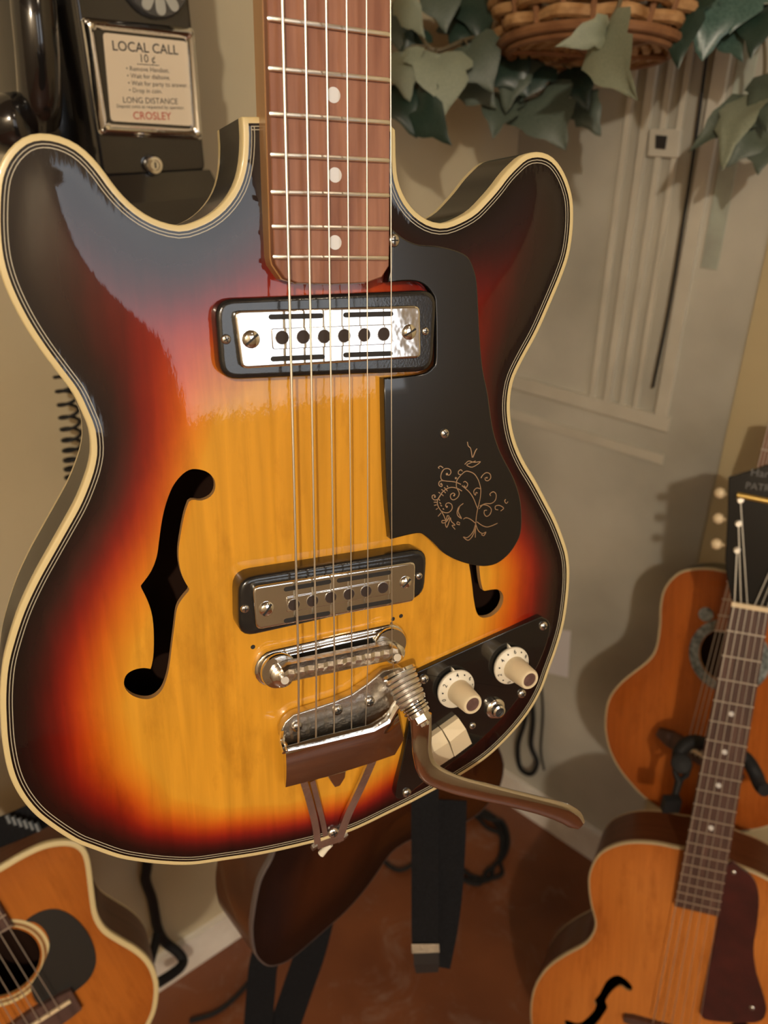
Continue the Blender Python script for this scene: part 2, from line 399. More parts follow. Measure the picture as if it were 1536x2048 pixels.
# ---------------------------------------------------------------- guitar builders
def smooth01(t): t = np.clip(t, 0, 1); return t*t*(3-2*t)
class Arch:
    """height of a carved top: drops towards the rim"""
    def __init__(s, outline, edge, rise, reach, dip=.0003):
        s.P = outline; s.e = edge; s.r = rise; s.w = reach; s.dip = dip
    def __call__(s, pts):
        d = pdist(pts, s.P)
        return s.e + s.r*smooth01((d-.004)/s.w) - s.dip*np.exp(-((d-.010)/.006)**2)
    def one(s, x, y): return float(s([(x, y)])[0])
def body(rt, outline, holes, edge, rise, reach, depth, bind, mats, grid=.0032, inner=None, purf=(), deep_bind=.006, back_bind=True, top_name='top', step=.0035):
    P = ccw(resample(outline, step)); arch = Arch(P, edge, rise, reach)
    T = offset(P, bind) if bind else P
    pts = [tuple(p) for p in T]; edges = [(i, (i+1) % len(T)) for i in range(len(T))]
    hs = []
    for h in holes:
        h = ccw(resample(h, .0016)); k0 = len(pts); pts += h; edges += [(k0+i, k0+(i+1) % len(h)) for i in range(len(h))]; hs.append(h)
    A = np.array(T); lo, hi = A.min(0), A.max(0)
    gx, gy = np.meshgrid(np.arange(lo[0], hi[0], grid), np.arange(lo[1], hi[1], grid)); gx[::2] += grid/2
    G = np.stack([gx.ravel(), gy.ravel()], 1); ok = inside(G, T); G = G[ok]; G = G[pdist(G, T) > grid*.6]
    for h in hs: G = G[~inside(G, h)]; G = G[pdist(G, h) > grid*.45]
    pts += [tuple(g) for g in G]
    vo, eo, fo, *_ = delaunay_2d_cdt([Vector(p) for p in pts], edges, [], 1, 1e-7)
    V = np.array([(v.x, v.y) for v in vo]); cen = np.array([V[list(f)].mean(0) for f in fo]); keep = inside(cen, T)
    for h in hs: keep &= ~inside(cen, h)
    Z = arch(V); me = bpy.data.meshes.new(top_name)
    me.from_pydata([(x, y, z) for (x, y), z in zip(V, Z)], [], [tuple(f) for f, k_ in zip(fo, keep) if k_])
    me.polygons.foreach_set('use_smooth', [True]*len(me.polygons))
    att = me.attributes.new('burst', 'FLOAT', 'POINT')
    d0 = pdist(V, P)
    if inner is not None:
        di = pdist(V, inner); di[inside(V, inner)] = 0; b = d0/(d0+di+1e-9)
    else: b = np.clip(d0/.06, 0, 1)
    att.data.foreach_set('value', b.astype(np.float32))
    top = link(top_name, me, rt, [mats['top']])
    for h in hs:                                                          # cut edge of each sound hole
        hz = arch(h); m = MB(); n = len(h)
        m.add([(x, y, z) for (x, y), z in zip(h, hz)] + [(x, y, z-.0035) for (x, y), z in zip(h, hz)], [(i, n+i, n+(i+1) % n, (i+1) % n) for i in range(n)])
        m.build('sound_hole_edge', mats.get('cut', M['bare_wood']), top, True)
    if bind:
        m = MB(); n = len(P); r = [(P, edge-deep_bind), (P, edge-.0008), (offset(P, .0003), edge-.0002), (offset(P, .0008), edge), (T, None)]
        v = []
        for R_, z in r:
            zz = arch(R_)+.0002 if z is None else [z]*n
            v += [(p[0], p[1], z_) for p, z_ in zip(R_, zz)]
        m.add(v, [(k_*n+i, k_*n+(i+1) % n, (k_+1)*n+(i+1) % n, (k_+1)*n+i) for k_ in range(len(r)-1) for i in range(n)])
        m.build('binding', mats['bind'], rt, True, 60)
    for a, b_ in purf:
        PA, PB = offset(P, a), offset(P, b_); m = MB(); za, zb_ = arch(PA)+.00012, arch(PB)+.00012; n = len(P)
        m.add([(p[0], p[1], z) for p, z in zip(PA, za)] + [(p[0], p[1], z) for p, z in zip(PB, zb_)], [(i, (i+1) % n, n+(i+1) % n, n+i) for i in range(n)])
        m.build('purfling', M['purfling'], top, True)
    z0 = edge - (deep_bind if bind else 0); z1 = edge - depth; n = len(P); m = MB()
    zb1 = z1 + (.004 if back_bind else 0)
    m.add([(x, y, z0) for x, y in P] + [(x, y, zb1) for x, y in P], [(i, n+i, n+(i+1) % n, (i+1) % n) for i in range(n)])
    m.build('side', mats['side'], rt, True, 50)
    if back_bind:
        m = MB(); Q = offset(P, .0025)
        m.add([(x, y, zb1) for x, y in P] + [(x, y, z1) for x, y in P] + [(x, y, z1-.0002) for x, y in Q], [(k_*n+i, (k_+1)*n+i, (k_+1)*n+(i+1) % n, k_*n+(i+1) % n) for k_ in range(2) for i in range(n)])
        m.build('back_binding', mats['bind'], rt, True)
    m = MB(); m.add([(x, y, z1) for x, y in P], [tuple(range(n))]); m.add([(x, y, z1+.003) for x, y in offset(P, .001)], [tuple(range(n))], 1)
    m.build('back', [mats['side'], M['inner']], rt)
    return arch
def screw(rt, p, r, name='screw', cross=True, axis=(0, 0, 1), h=None, rot=.4, mt=None):
    m = MB(); h = h or r*.5
    m.lathe([(r, -.0012), (r, h*.25), (r*.86, h*.66), (r*.55, h*.92), (.0001, h)], p, axis, 16, cap1=False)
    A = nrm(axis); U = nrm(np.cross(A, [.2, 1, .1])); B = np.cross(A, U)
    for a in ((rot, rot+math.pi/2) if cross else (rot,)):
        R = np.stack([U*math.cos(a)+B*math.sin(a), -U*math.sin(a)+B*math.cos(a), A], 1)
        m.box(np.array(p)+A*h*.86, (r*(1.15 if cross else 1.75), r*.22, h*.5), R, 1)
    return m.build(name, [mt or M['steel_screw'], M['slot']], rt, True)
def rounded_rect(w, h, r, n=5, cx=0, cy=0, ang=0):
    out = []
    for sx, sy, a0 in ((1, 1, 0), (-1, 1, 90), (-1, -1, 180), (1, -1, 270)):
        for k_ in range(n+1):
            a = math.radians(a0 + 90*k_/n); out.append((sx*(w/2-r) + r*math.cos(a), sy*(h/2-r) + r*math.sin(a)))
    c, s = math.cos(ang), math.sin(ang)
    return [(cx + x*c - y*s, cy + x*s + y*c) for x, y in out]
def circle(r, n=20, cx=0, cy=0): return [(cx+r*math.cos(2*math.pi*i/n), cy+r*math.sin(2*math.pi*i/n)) for i in range(n)]
def stadium(a, b, r, n=8):
    a, b = np.array(a), np.array(b); t = nrm(b-a); s = np.array([-t[1], t[0]]); out = []
    for c, g, d in ((b, s*-1, t), (a, s, -t)):
        for k_ in range(n+1):
            q = math.pi*k_/n; out.append(tuple(c + r*(g*math.cos(q) + d*math.sin(q))))
    return out

# ---------------------------------------------------------------- the sunburst electric guitar
def roundpoly(P, r, n=4):
    A = [np.array(p, float) for p in P]; out = []
    for i, p in enumerate(A):
        a, b = A[i-1], A[(i+1) % len(A)]; ra = min(r, .45*np.linalg.norm(a-p)); rb = min(r, .45*np.linalg.norm(b-p))
        q0 = p + nrm(a-p)*ra; q2 = p + nrm(b-p)*rb
        for k_ in range(n+1):
            t = k_/n; out.append(tuple((1-t)**2*q0 + 2*t*(1-t)*p + t*t*q2))
    return out
EG = Frame(670, 520, .37, (3632, 504, 1600), (-23, -5076, 1600))
L = EG.L
g = root('electric_guitar', 'sunburst semi-hollow electric guitar with two chrome pickups and vibrato arm, hanging in front', 'guitar', EG.matrix())
OUT = [(484,233),(486,278),(482,329),(469,372),(445,407),(414,432),(375,448),(352,450),(320,442),(289,427),(258,403),(230,372),(203,335),(176,305),(148,284),(113,270),(78,266),(47,274),(20,296),(2,323),(-10,360),(-14,420),(-12,480),(-4,530),(14,583),(43,641),(78,696),(113,743),(145,786),(164,825),(178,860),(182,895),(180,920),(172,951),(152,1002),(125,1052),(94,1107),(66,1158),(39,1216),(20,1271),(5,1330),(0,1388),(1,1440),(5,1490),(16,1544),(35,1587),(66,1627),(105,1658),(148,1685),(178,1697),(232,1716),(273,1724),(328,1730),(383,1731),(442,1723),(524,1710),(622,1688),(690,1668),(727,1653),(774,1630),(821,1607),(868,1582),(899,1565),(949,1534),(986,1506),(1028,1464),(1061,1422),(1085,1379),(1100,1338),(1115,1297),(1129,1247),(1137,1194),(1140,1147),(1137,1109),(1127,1075),(1112,1037),(1093,1000),(1071,959),(1049,922),(1033,885),(1024,848),(1021,812),(1024,778),(1032,750),(1051,712),(1076,666),(1104,603),(1126,550),(1140,506),(1147,453),(1147,406),(1141,375),(1129,344),(1110,317),(1088,305),(1066,304),(1047,311),(1029,327),(1010,347),(991,372),(969,397),(947,419),(922,434),(894,445),(872,445),(851,437),(829,420),(810,394),(797,359),(793,319),(792,275),(791,253),(775,250),(660,244),(528,233)]
ZE = -.0025
nO = len(OUT)
outl = smooth_closed([L(x, y, ZE)[:2] for x, y in OUT], 5, sharp=(0, nO-1, nO-4))
FH = [(391,937),(414,943),(428,959),(429,978),(420,992),(402,1000),(385,998),(377,1002),(369,1025),(361,1064),(356,1103),(359,1134),(367,1158),(379,1178),(363,1197),(353,1216),(348,1252),(343,1291),(338,1330),(332,1357),(322,1380),(305,1394),(285,1396),(262,1388),(248,1371),(250,1351),(264,1339),(285,1334),(301,1336),(306,1310),(307,1271),(304,1232),(295,1201),(280,1171),(301,1142),(313,1111),(318,1076),(324,1037),(332,1005),(344,974),(359,953),(375,940)]
fh1 = smooth_closed([L(x, y, -.001)[:2] for x, y in FH], 3, sharp=(7, 13, 28, 33))
FR = [(937,1133),(942,1166),(946,1200),(952,1225),(963,1234),(981,1231),(996,1219),(1004,1203),(1004,1188),(995,1178),(981,1178),(965,1181),(960,1162),(957,1134),(956,1100),(972,1070),(955,1045),(945,1000),(935,960),(915,940),(897,955),(900,975),(915,985),(922,1040),(915,1070),(930,1100)]
fh2 = smooth_closed([L(x, y, -.001)[:2] for x, y in FR], 3, sharp=(11, 15, 24))
AMB = [(445,840),(520,780),(620,730),(760,720),(880,880),(945,1040),(972,1150),(950,1260),(880,1380),(800,1500),(710,1575),(570,1605),(440,1612),(350,1590),(290,1510),(262,1410),(285,1290),(335,1180),(385,1050),(415,930)]
M['burst'] = burst_mat('sunburst_lacquer', [(0, (.006, .003, .003)), (.20, (.009, .003, .003)), (.36, (.085, .003, .003)), (.52, (.32, .012, .004)), (.70, (.60, .105, .005)), (.92, (.70, .31, .022)), (1.0, (.71, .335, .030))])
arch = body(g, outl, [fh1, fh2], ZE, .0025, .045, .044, .0026, {'top': M['burst'], 'bind': M['cream'], 'side': M['black_gloss']},
            inner=[L(x, y, 0)[:2] for x, y in AMB], purf=((.0036, .0040), (.0049, .0053)))
def prism_px(name, pts, z0, z1, m, parent, bevel=0.0, rnd=0.0, zpx=None, steps=2, smooth=True):
    P = [L(p[0], p[1], (p[2] if len(p) > 2 else (z1 if zpx is None else zpx)))[:2] for p in pts]
    if rnd: P = roundpoly(P, rnd)
    mb = MB(); mb.prism(P, z0, z1, bevel, steps); return mb.build(name, m, parent, smooth, 50)
# --- neck
FB = [(534,0),(548,513),(551,529),(570,557),(597,566),(664,568),(734,565),(764,554),(778,532),(779,500),(781,0)]
ZF = .0115
fbl = [L(x, y, ZF)[:2] for x, y in FB]
def extend(a, b, Y):
    t = (Y-a[1])/(b[1]-a[1]); return (a[0]+(b[0]-a[0])*t, Y)
NUT = .402
fbl = [extend(fbl[1], fbl[0], NUT)] + fbl[1:-1] + [extend(fbl[-2], fbl[-1], NUT)]
neck = MB(); neck.prism(offset(ccw(fbl), -.0006), -.006, .0066, 0)
nw = []
for y_, k_ in ((NUT+.004, 1.0), (.30, 1), (.16, 1), (.095, 1.02), (.065, 1.3), (.052, 1.7)):                # rounded back of the neck
    xl = extend(fbl[1], fbl[0], y_)[0]; xr = extend(fbl[-2], fbl[-1], y_)[0]; cx = (xl+xr)/2; hw = (xr-xl)/2
    nw.append([(cx - hw*math.cos(a), y_, .0066 - .0155*k_*math.sin(a)) for a in np.linspace(0, math.pi, 13)])
v = [p for r in nw for p in r]; nn = 13
neck.add(v, [(i*nn+j, i*nn+j+1, (i+1)*nn+j+1, (i+1)*nn+j) for i in range(len(nw)-1) for j in range(nn-1)] + [tuple(range(nn))])
neck.build('neck', M['neck_wood'], g, True, 35)
hd_ = MB(); xl, xr = fbl[0][0], fbl[-1][0]
hd_.prism(smooth_closed([(xl, NUT+.002), (xl-.012, NUT+.03), (xl-.016, NUT+.09), (xl-.008, NUT+.155), ((xl+xr)/2, NUT+.165), (xr+.008, NUT+.155), (xr+.016, NUT+.09), (xr+.012, NUT+.03), (xr, NUT+.002)], 4, sharp=(0, 8)), -.010, .004, .001)
hd_.build('headstock', M['black_gloss'], g, True)
fb = MB(); fb.prism(fbl, .0066, ZF, .0004, 1); fbo = fb.build('fingerboard', M['rosewood'], g, True, 30)
nutm = MB(); nutm.box(((xl+xr)/2, NUT+.002, .0095), (xr-xl, .004, .010)); nutm.build('nut', M['ivory'], g)
FRT = [((538,36),(779,69)),((540,136),(779,160)),((542,227),(779,245)),((544,309),(778,321)),((545,384),(778,391)),((547,453),(777,457)),((549,514),(776,516))]
fy = []
for (a, b) in FRT:
    A_, B_ = L(*a, ZF+.0012), L(*b, ZF+.0012); fy.append((A_[1]+B_[1])/2)
    f_ = MB(); f_.tube([(A_[0]-.0002, A_[1], ZF+.0002), (A_[0]+.0012, A_[1]*.98+B_[1]*.02, ZF+.0009), ((A_[0]+B_[0])/2, (A_[1]+B_[1])/2, ZF+.0010), (B_[0]-.001, B_[1], ZF+.0009), (B_[0], B_[1], ZF+.0002)], .00105, 8, flat=.9)
    f_.build('fret', M['nickel'], fbo, True)
y = fy[0]; dy = (fy[0]-fy[1])/.9439
while y + dy < NUT - .01:                                                  # frets on above the picture
    y += dy; dy /= .9439
    xa, xb = extend(fbl[1], fbl[0], y)[0], extend(fbl[-2], fbl[-1], y)[0]
    f_ = MB(); f_.tube([(xa, y, ZF+.0005), (xb, y, ZF+.0005)], .001, 6); f_.build('fret', M['nickel'], fbo, True)
for (x, y) in ((667, 190), (670, 350), (670, 485)):
    p = L(x, y, ZF); d_ = MB(); d_.lathe([(.0031, -.0005), (.0031, .00008)], (p[0], p[1], ZF), n=24); d_.build('fret_marker_dot', M['pearl'], fbo)
# --- pickguard
PG = [(784,456),(792,464),(810,478),(838,489),(876,492),(910,500),(935,512),(947,534),(954,562),(957,609),(960,672),(966,737),(976,787),(985,850),(995,888),(1008,918),(1028,956),(1040,994),(1044,1031),(1042,1066),(1031,1091),(1015,1112),(993,1128),(968,1133),(940,1129),(912,1120),(887,1106),(868,1087),(852,1073),(840,1067),(818,1070),(782,1079),(774,990),(770,880),(768,757),(800,754),(846,748),(866,734),(872,715),(871,612),(865,588),(848,569),(822,562),(776,565),(782,535)]
pgl = smooth_closed([L(x, y, .0055)[:2] for x, y in PG], 3, sharp=(0, 31, 34, 43, 44))
pgm = MB(); pgm.prism(pgl, -.001, .0055, .0006, 2); pg = pgm.build('pickguard', M['black_plate'], g, True, 50)
screw(pg, L(889, 867, .0056), .0026, rot=.7); screw(pg, L(787, 481, .0057), .0030, rot=.2)
# --- engraved scroll on the pickguard
STR = [[(320,572),(350,588),(378,555),(370,510),(330,490),(280,500),(245,550),(230,610),(245,655),(300,672),(380,680),(450,690),(525,722)],
 [(230,712),(252,728),(240,755),(205,735),(205,690),(240,668),(300,672)],
 [(540,820),(480,785),(400,765),(330,780),(260,830),(215,900),(185,940),(140,950),(105,920),(110,885),(140,878),(150,905)],
 [(185,940),(180,1000),(200,1060),(235,1110),(270,1170),(300,1240),(320,1270)],
 [(320,1050),(302,1036),(312,1003),(350,993),(390,1020),(395,1080),(350,1130),(290,1135),(235,1110)],
 [(425,888),(436,866),(415,850),(385,862),(370,900),(390,940),(430,945),(480,910),(500,860),(490,820),(460,760),(460,690),(480,640),(530,580)],
 [(300,1250),(250,1252),(252,1285),(310,1272),(352,1200),(330,1180),(310,1240),(298,1300),(318,1352),(345,1290),(372,1210),(384,1262),(440,1318),(395,1322),(440,1380)],
 [(560,1000),(500,1050),(470,1120),(480,1180),(535,1222),(500,1160),(486,1110),(505,1050)],
 [(500,1312),(466,1302),(478,1270),(512,1290)], [(530,580),(490,570),(490,530),(525,508),(545,530)], [(210,490),(195,475),(225,455),(265,480)],
 [(530,580),(590,532),(650,535),(720,570),(770,640),(800,720),(815,800),(810,900),(790,1000),(770,1080),(750,1200),(740,1350),(735,1500)],
 [(905,620),(880,630),(884,660),(920,668),(960,630),(950,570),(900,550),(850,580),(820,630)],
 [(770,850),(745,842),(738,880),(715,850),(718,810),(760,775),(822,792)], [(540,740),(600,790),(660,850),(710,930),(750,1030),(770,1080)],
 [(905,1100),(872,1105),(865,1150),(900,1190),(950,1160),(970,1090),(930,1040),(850,1022),(790,1080)],
 [(960,890),(950,860),(1000,830),(1040,870),(1030,950),(970,1000),(880,1005),(800,1040)], [(1070,1095),(1030,1085),(1032,1040),(1090,1030),(1150,1070),(1105,1112)],
 [(740,1300),(700,1420),(620,1500),(560,1490),(630,1540),(700,1470),(735,1370)], [(740,1300),(780,1400),(840,1440),(890,1420),(860,1472),(825,1455)],
 [(760,1270),(830,1320),(900,1345),(970,1330),(1060,1290)], [(740,1290),(660,1230),(600,1210),(560,1230)],
 [(580,430),(640,380),(720,400),(810,390),(750,440),(680,470),(610,440),(660,410),(740,380)], [(690,330),(668,200),(632,160),(620,100)], [(700,330),(740,230),(762,200)],
 [(1180,940),(1165,970),(1190,1000),(1215,975)], [(560,690),(590,680),(625,720),(600,770),(570,740)]]
for (x, y, x2, y2) in ((280,770,302,792),(320,742,332,762),(238,798,262,815),(198,838,218,856),(278,828,300,850),(245,872,268,892),(308,800,326,822),(128,985,170,985),(135,1030,170,1024),(160,1090,186,1072),(198,938,216,962),(212,988,232,1012),(226,1030,246,1042),(258,1078,277,1092),(190,1190,235,1140)):
    STR.append([(x, y), ((x+x2)/2+3, (y+y2)/2-3), (x2, y2)])
sc_ = MB()
for st in STR:
    P = [L(850+x/7.314, 870+y/7.314, .0056) for x, y in st]
    sc_.ribbon(smooth_open([(p[0], p[1], .00562) for p in P], 4), .00046, lambda i, T: np.cross([0, 0, 1], T), .0001)
for (x, y, r) in ((320,572,18),(450,630,16),(425,885,14),(320,1050,16),(145,905,14),(235,715,15),(905,625,13),(500,1310,12)):
    p = L(850+x/7.314, 870+y/7.314, .0056); sc_.lathe([(r/7.314*.43/1600, 0), (r/7.314*.43/1600, .0001)], (p[0], p[1], .0056), n=10)
sw = sc_.build('engraved_scroll', M['foil'], pg); sw['label'] = 'gold engraved floral scroll'
# --- pickups
def pickup(ring_c, zr, cov_c, zc, rect_c, poles, pr, slots, cscrews, rscrews):
    P = roundpoly([L(*p)[:2] for p in ring_c], .0085, 5); m = MB(); m.prism(P, -.001, zr, .0022, 3)
    pk = m.build('pickup', M['black_ring'], g, True, 60)
    C = roundpoly([L(x, y, zc)[:2] for x, y in cov_c], .003, 3); m = MB(); m.prism(C, zr-.001, zc, .0010, 3); m.build('pickup_cover', M['chrome'], pk, True, 60)
    m = MB(); m.prism(roundpoly([L(x, y, zc)[:2] for x, y in rect_c], .001, 2), zc-.0002, zc+.0006, .0003, 2); m.build('pole_plate', M['chrome'], pk, True, 60)
    for x, y in poles:
        p = L(x, y, zc+.0006); m = MB(); m.lathe([(pr*1.10, -.0002), (pr*1.08, .0002), (pr, .00022)], (p[0], p[1], zc+.0006), n=20, cap1=False); m.lathe([(pr, .00005), (pr, .00025)], (p[0], p[1], zc+.0006), n=20, mi=1)
        m.build('pole_hole', [M['chrome_dull'], M['hole']], pk)
    for a, b in slots:
        pa, pb = L(*a, zc), L(*b, zc); m = MB(); m.prism(stadium(pa[:2], pb[:2], .00115, 5), zc-.0002, zc+.00012, 0); m.build('slot', M['slot'], pk)
    for (x, y, r) in cscrews: screw(pk, L(x, y, zc), r, cross=False, rot=random.uniform(.5, 1.6), mt=M['chrome'], h=r*.45)
    for (x, y, r) in rscrews: screw(pk, L(x, y, zr), r, rot=random.uniform(0, 1))
    return pk
pickup([(420,597,0),(866,579,.004),(867,743,.009),(436,758,.004)], .009, [(468,622),(841,611),(843,716),(483,738)], .0125,
       [(542,657),(784,648),(784,688),(545,699)], [(564,675),(606,673.6),(648,672.7),(688,671.4),(728,669.6),(767,668)], .0030,
       [((542,634),(642,631.5)),((691,630),(782,627.6)),((546,718),(645,713.5)),((691,710),(781,707))], [(502,678.5,.0040),(818,664,.0037)], [(452,678.5,.0022),(850.6,662.5,.0020)])
pickup([(464,1141,0),(841,1087,.003),(850,1195,.012),(472,1268,.006)], .012, [(506,1174.5),(832,1123.5),(830,1203),(513,1260.5)], .0155,
       [(572,1194.6),(781,1158.8),(781,1187.4),(573,1224.7)], [(587.5,1209.5),(624.8,1201.7),(661.4,1194.6),(697.8,1188.3),(732,1182.5),(766,1175.4)], .0029,
       [((572,1178.5),(658,1163.5)),((678,1161),(778,1145)),((572,1241.5),(656,1226.5)),((698,1217),(779,1202.5))], [(533,1217.5,.0038),(811,1164.5,.0034)], [(490,1217.5,.0022),(838,1152,.0020)])
# --- strings
TOPX = [564.5, 610, 652, 693, 733, 781]
SAD = [(597,1335),(632.5,1328),(669,1320),(703.5,1313),(736,1306),(784,1297)]
ANC = [(597.5,1499),(632,1489),(668,1480),(703,1463),(731,1452),(790,1375)]
for i in range(6):
    a = np.array(L(TOPX[i], 0, .0160)); b = np.array(L(*SAD[i], .0178)); t = (NUT-a[1])/(b[1]-a[1]); top_ = a + (b-a)*t
    c = np.array(L(*ANC[i], .012)); r = (.00062, .00052, .00044, .00034, .00027, .00022)[i]
    m = MB(); m.tube([top_, a, (a+b)/2, b, b*.5+c*.5, c], r, 8)
    m.build('string', M['string'], g, True)
# --- bridge
bl, br_ = L(548, 1337, .004)[:2], L(777, 1284, .004)[:2]
m = MB(); P = stadium(bl, br_, .0104, 10); m.prism(P, -.0005, .0045, .0015, 3); brg = m.build('bridge_base', M['chrome'], g, True, 60)
m = MB(); m.prism(stadium(bl, br_, .0075, 10), .004, .0060, .001, 2); m.build('bridge_step', M['chrome'], brg, True, 60)
wl, wr = L(561, 1346, .010)[:2], L(784, 1293, .010)[:2]
for cxy in (wl, wr):
    m = MB(); v = []
    m.lathe([(.0092, .0055), (.0097, .0062), (.0097, .0080), (.0092, .0087), (.005, .0088)], (cxy[0], cxy[1], 0), n=28, cap1=True); m.build('thumb_wheel', M['chrome'], brg, True)
a, b = np.array(L(566, 1352, .0155)[:2]), np.array(L(793, 1305, .0155)[:2]); tdir = nrm(b-a); sdir = np.array([-tdir[1], tdir[0]])
if sdir[1] < 0: sdir = -sdir
sb = MB(); prof = [(-.0052, .009), (-.0052, .0135), (-.0035, .0152), (.0010, .0172), (.0035, .0168), (.0048, .0140), (.0048, .009)]
v = []; ns = 25
for k_ in range(ns):
    t = k_/(ns-1); c = a*(1-t) + b*t; wv = 1.0 if .04 < t < .96 else .75
    for s_, z_ in prof: v.append((c[0]+sdir[0]*s_*wv, c[1]+sdir[1]*s_*wv, z_ + (.0004*math.cos(k_*math.pi) if .0150 < z_ else 0)))
np_ = len(prof); f = [(k_*np_+j, k_*np_+(j+1) % np_, (k_+1)*np_+(j+1) % np_, (k_+1)*np_+j) for k_ in range(ns-1) for j in range(np_)]
f += [tuple(range(np_)), tuple(range((ns-1)*np_, ns*np_))]; sb.add(v, f); sb.build('saddle_bar', M['chrome_dull'], brg, True, 25)
for (x, y) in ((568, 1357), (793, 1311)):
    p = L(x, y, .013); m = MB(); m.lathe([(.0058, .009), (.0058, .0118), (.0046, .0128), (.0024, .0130)], (p[0], p[1], 0), n=22); m.build('end_cap', M['chrome'], brg, True)
    m = MB(); q_ = np.array(L(x+2, y+4, .0175)); m.tube([np.array((p[0], p[1], .012)), q_], .0021, 12); m.build('post_screw', M['steel_screw'], brg, True)
for (x, y) in ((506, 1294), (786, 1238), (802, 1232)):
    p = L(x, y, 0); m = MB(); m.lathe([(.0014, -.0002), (.0010, .0003)], (p[0], p[1], arch.one(p[0], p[1])), n=10); m.build('old_screw_hole', M['slot'], g)
# --- vibrato tailpiece
def vp(name, pts, z0, z1, m, parent, bevel=.0004, rnd=0.0): return prism_px(name, pts, z0, z1, m, parent, bevel, rnd)
vb = vp('vibrato_plate', [(575,1492),(563,1478),(562,1462),(570,1445),(587,1430),(634,1415),(671,1403),(704,1389),(735,1368),(757,1350),(768,1342),(800,1335),(818,1345),(812,1380),(790,1420),(735,1452)], .001, .0065, M['chrome_dull'], g, .0006)
m = MB(); P = [L(x, y, .0066)[:2] for x, y in ((575,1487),(727,1449),(745,1452),(735,1462),(578,1502))]; m.prism(P, .006, .0068, 0); m.build('string_slot', M['slot'], vb)
for (x, y) in ((594,1453),(675,1420),(739,1403)): screw(vb, L(x, y, .0068), .0030, rot=random.uniform(0, 1), h=.0016)
# tilted cover of the string anchor: a bent sheet whose lower lip sits near the top
m = MB(); cv = []
E0 = [L(572,1510,.0185), L(640,1490,.0185), L(700,1475,.0185), L(746,1464,.0185), L(772,1448,.0180), L(795,1425,.0170)]
E1 = [L(570,1574,.0060), L(652,1553,.0060), L(705,1537,.0060), L(739,1526,.0060), L(788,1509,.0062), L(806,1478,.0080)]
ns = len(E0)
for k_ in range(ns):
    a, b = np.array(E0[k_]), np.array(E1[k_]); up = np.array([0, .0028, 0])
    cv += [a + up + np.array([0, 0, -.0028]), a + np.array([0, .0012, -.0003]), a, a*.72 + b*.28 + np.array([0, -.0006, .0011]), a*.4 + b*.6 + np.array([0, -.0009, .0014]), b + np.array([0, .0006, .0012]), b, b + np.array([0, .002, -.001]), a + up + np.array([0, -.001, -.005])]
q7 = 9; f = [(k_*q7+j, k_*q7+(j+1) % q7, (k_+1)*q7+(j+1) % q7, (k_+1)*q7+j) for k_ in range(ns-1) for j in range(q7)] + [tuple(range(q7)), tuple(range((ns-1)*q7, ns*q7))]
m.add(cv, f); m.build('anchor_cover', M['chrome_brown'], vb, True, 30)
m = MB(); m.tube([L(575,1500,.0195), L(640,1486,.0195), L(746,1460,.0195), L(775,1443,.0185), L(790,1415,.0175), L(806,1395,.018)], [.0011, .0012, .0016, .0022, .0024, .0024], 8); m.build('cover_rim', M['chrome'], vb, True)
m = MB(); m.tube([L(566,1466,.007), L(564,1485,.013), L(570,1505,.018)], .0016, 8); m.build('side_hinge', M['chrome'], vb, True)
# V-shaped tail
m = MB()
def bar(pts, w_): m.ribbon(smooth_open([L(*p) for p in pts], 4), w_, lambda i, T: np.cross([0, 0, 1], T), .0022)
bar([(606,1560,.004),(618,1600,.003),(630,1650,-.0005),(634,1685,-.003)], .0040)
bar([(744,1520,.004),(722,1570,.003),(694,1630,0),(678,1675,-.003)], .0050)
bar([(624,1560,.0035),(634,1600,.002),(644,1640,-.001),(650,1670,-.003)], .0030)
bar([(634,1690,-.003),(650,1684,-.003),(686,1672,-.003)], .0050)
bar([(634,1688,-.003),(632,1692,-.012),(632,1694,-.022)], .0060); bar([(686,1672,-.003),(684,1676,-.012),(684,1678,-.022)], .0060)
m.build('tail_bracket', M['chrome_dull'], vb, True, 40)
vp('bracket_tongue', [(655,1552),(692,1542),(690,1556),(680,1572),(670,1575),(664,1566)], .001, .0035, M['chrome_brown'], vb)
screw(vb, L(666, 1664, -.002), .0034, h=.002, mt=M['chrome_dull'])
m = MB(); m.tube([L(662,1688,-.006), L(652,1697,-.007), L(642,1708,-.008)], [.0016, .0018, .0022], 10); bt = m.build('strap_button', M['ivory_white'], vb, True)
# spring, washers, arm
a, b = np.array(L(798, 1347, .0130)), np.array(L(824, 1404, .0235)); c = np.array(L(845, 1440, .0300)); ax = nrm(b-a)
u1 = nrm(np.cross(ax, [0, 0, 1])); u2 = np.cross(ax, u1); hp = []
for k_ in range(6*16+1):
    t = k_/(6*16); an = 2*math.pi*k_/16; hp.append(a + (b-a)*t + (u1*math.cos(an) + u2*math.sin(an))*(.0084-.0014*t))
m = MB(); m.tube(hp, .00130, 8); m.build('spring', mat('spring_wire', (.85, .83, .79), .35, 1.0), vb, True)
m = MB(); m.lathe([(.0040, 0), (.0040, np.linalg.norm(b-a))], a, ax, 14); m.build('spring_post', M['chrome_dull'], vb, True)
m = MB(); m.lathe([(.0098, -.0012), (.0098, .0004), (.0085, .0008)], a, ax, 24); m.build('spring_seat', M['chrome'], vb, True)
ln = np.linalg.norm(c-b); ax2 = nrm(c-b); m = MB()
for k_, (r_, h0, h1) in enumerate(((.0078, .0, .0016), (.0070, .0018, .0034), (.0074, .0036, .0052), (.0066, .0054, .0080))): m.lathe([(r_*.9, h0), (r_, h0+.0004), (r_, h1-.0004), (r_*.9, h1)], b, ax2, 22)
m.build('washer_stack', M['chrome'], vb, True)
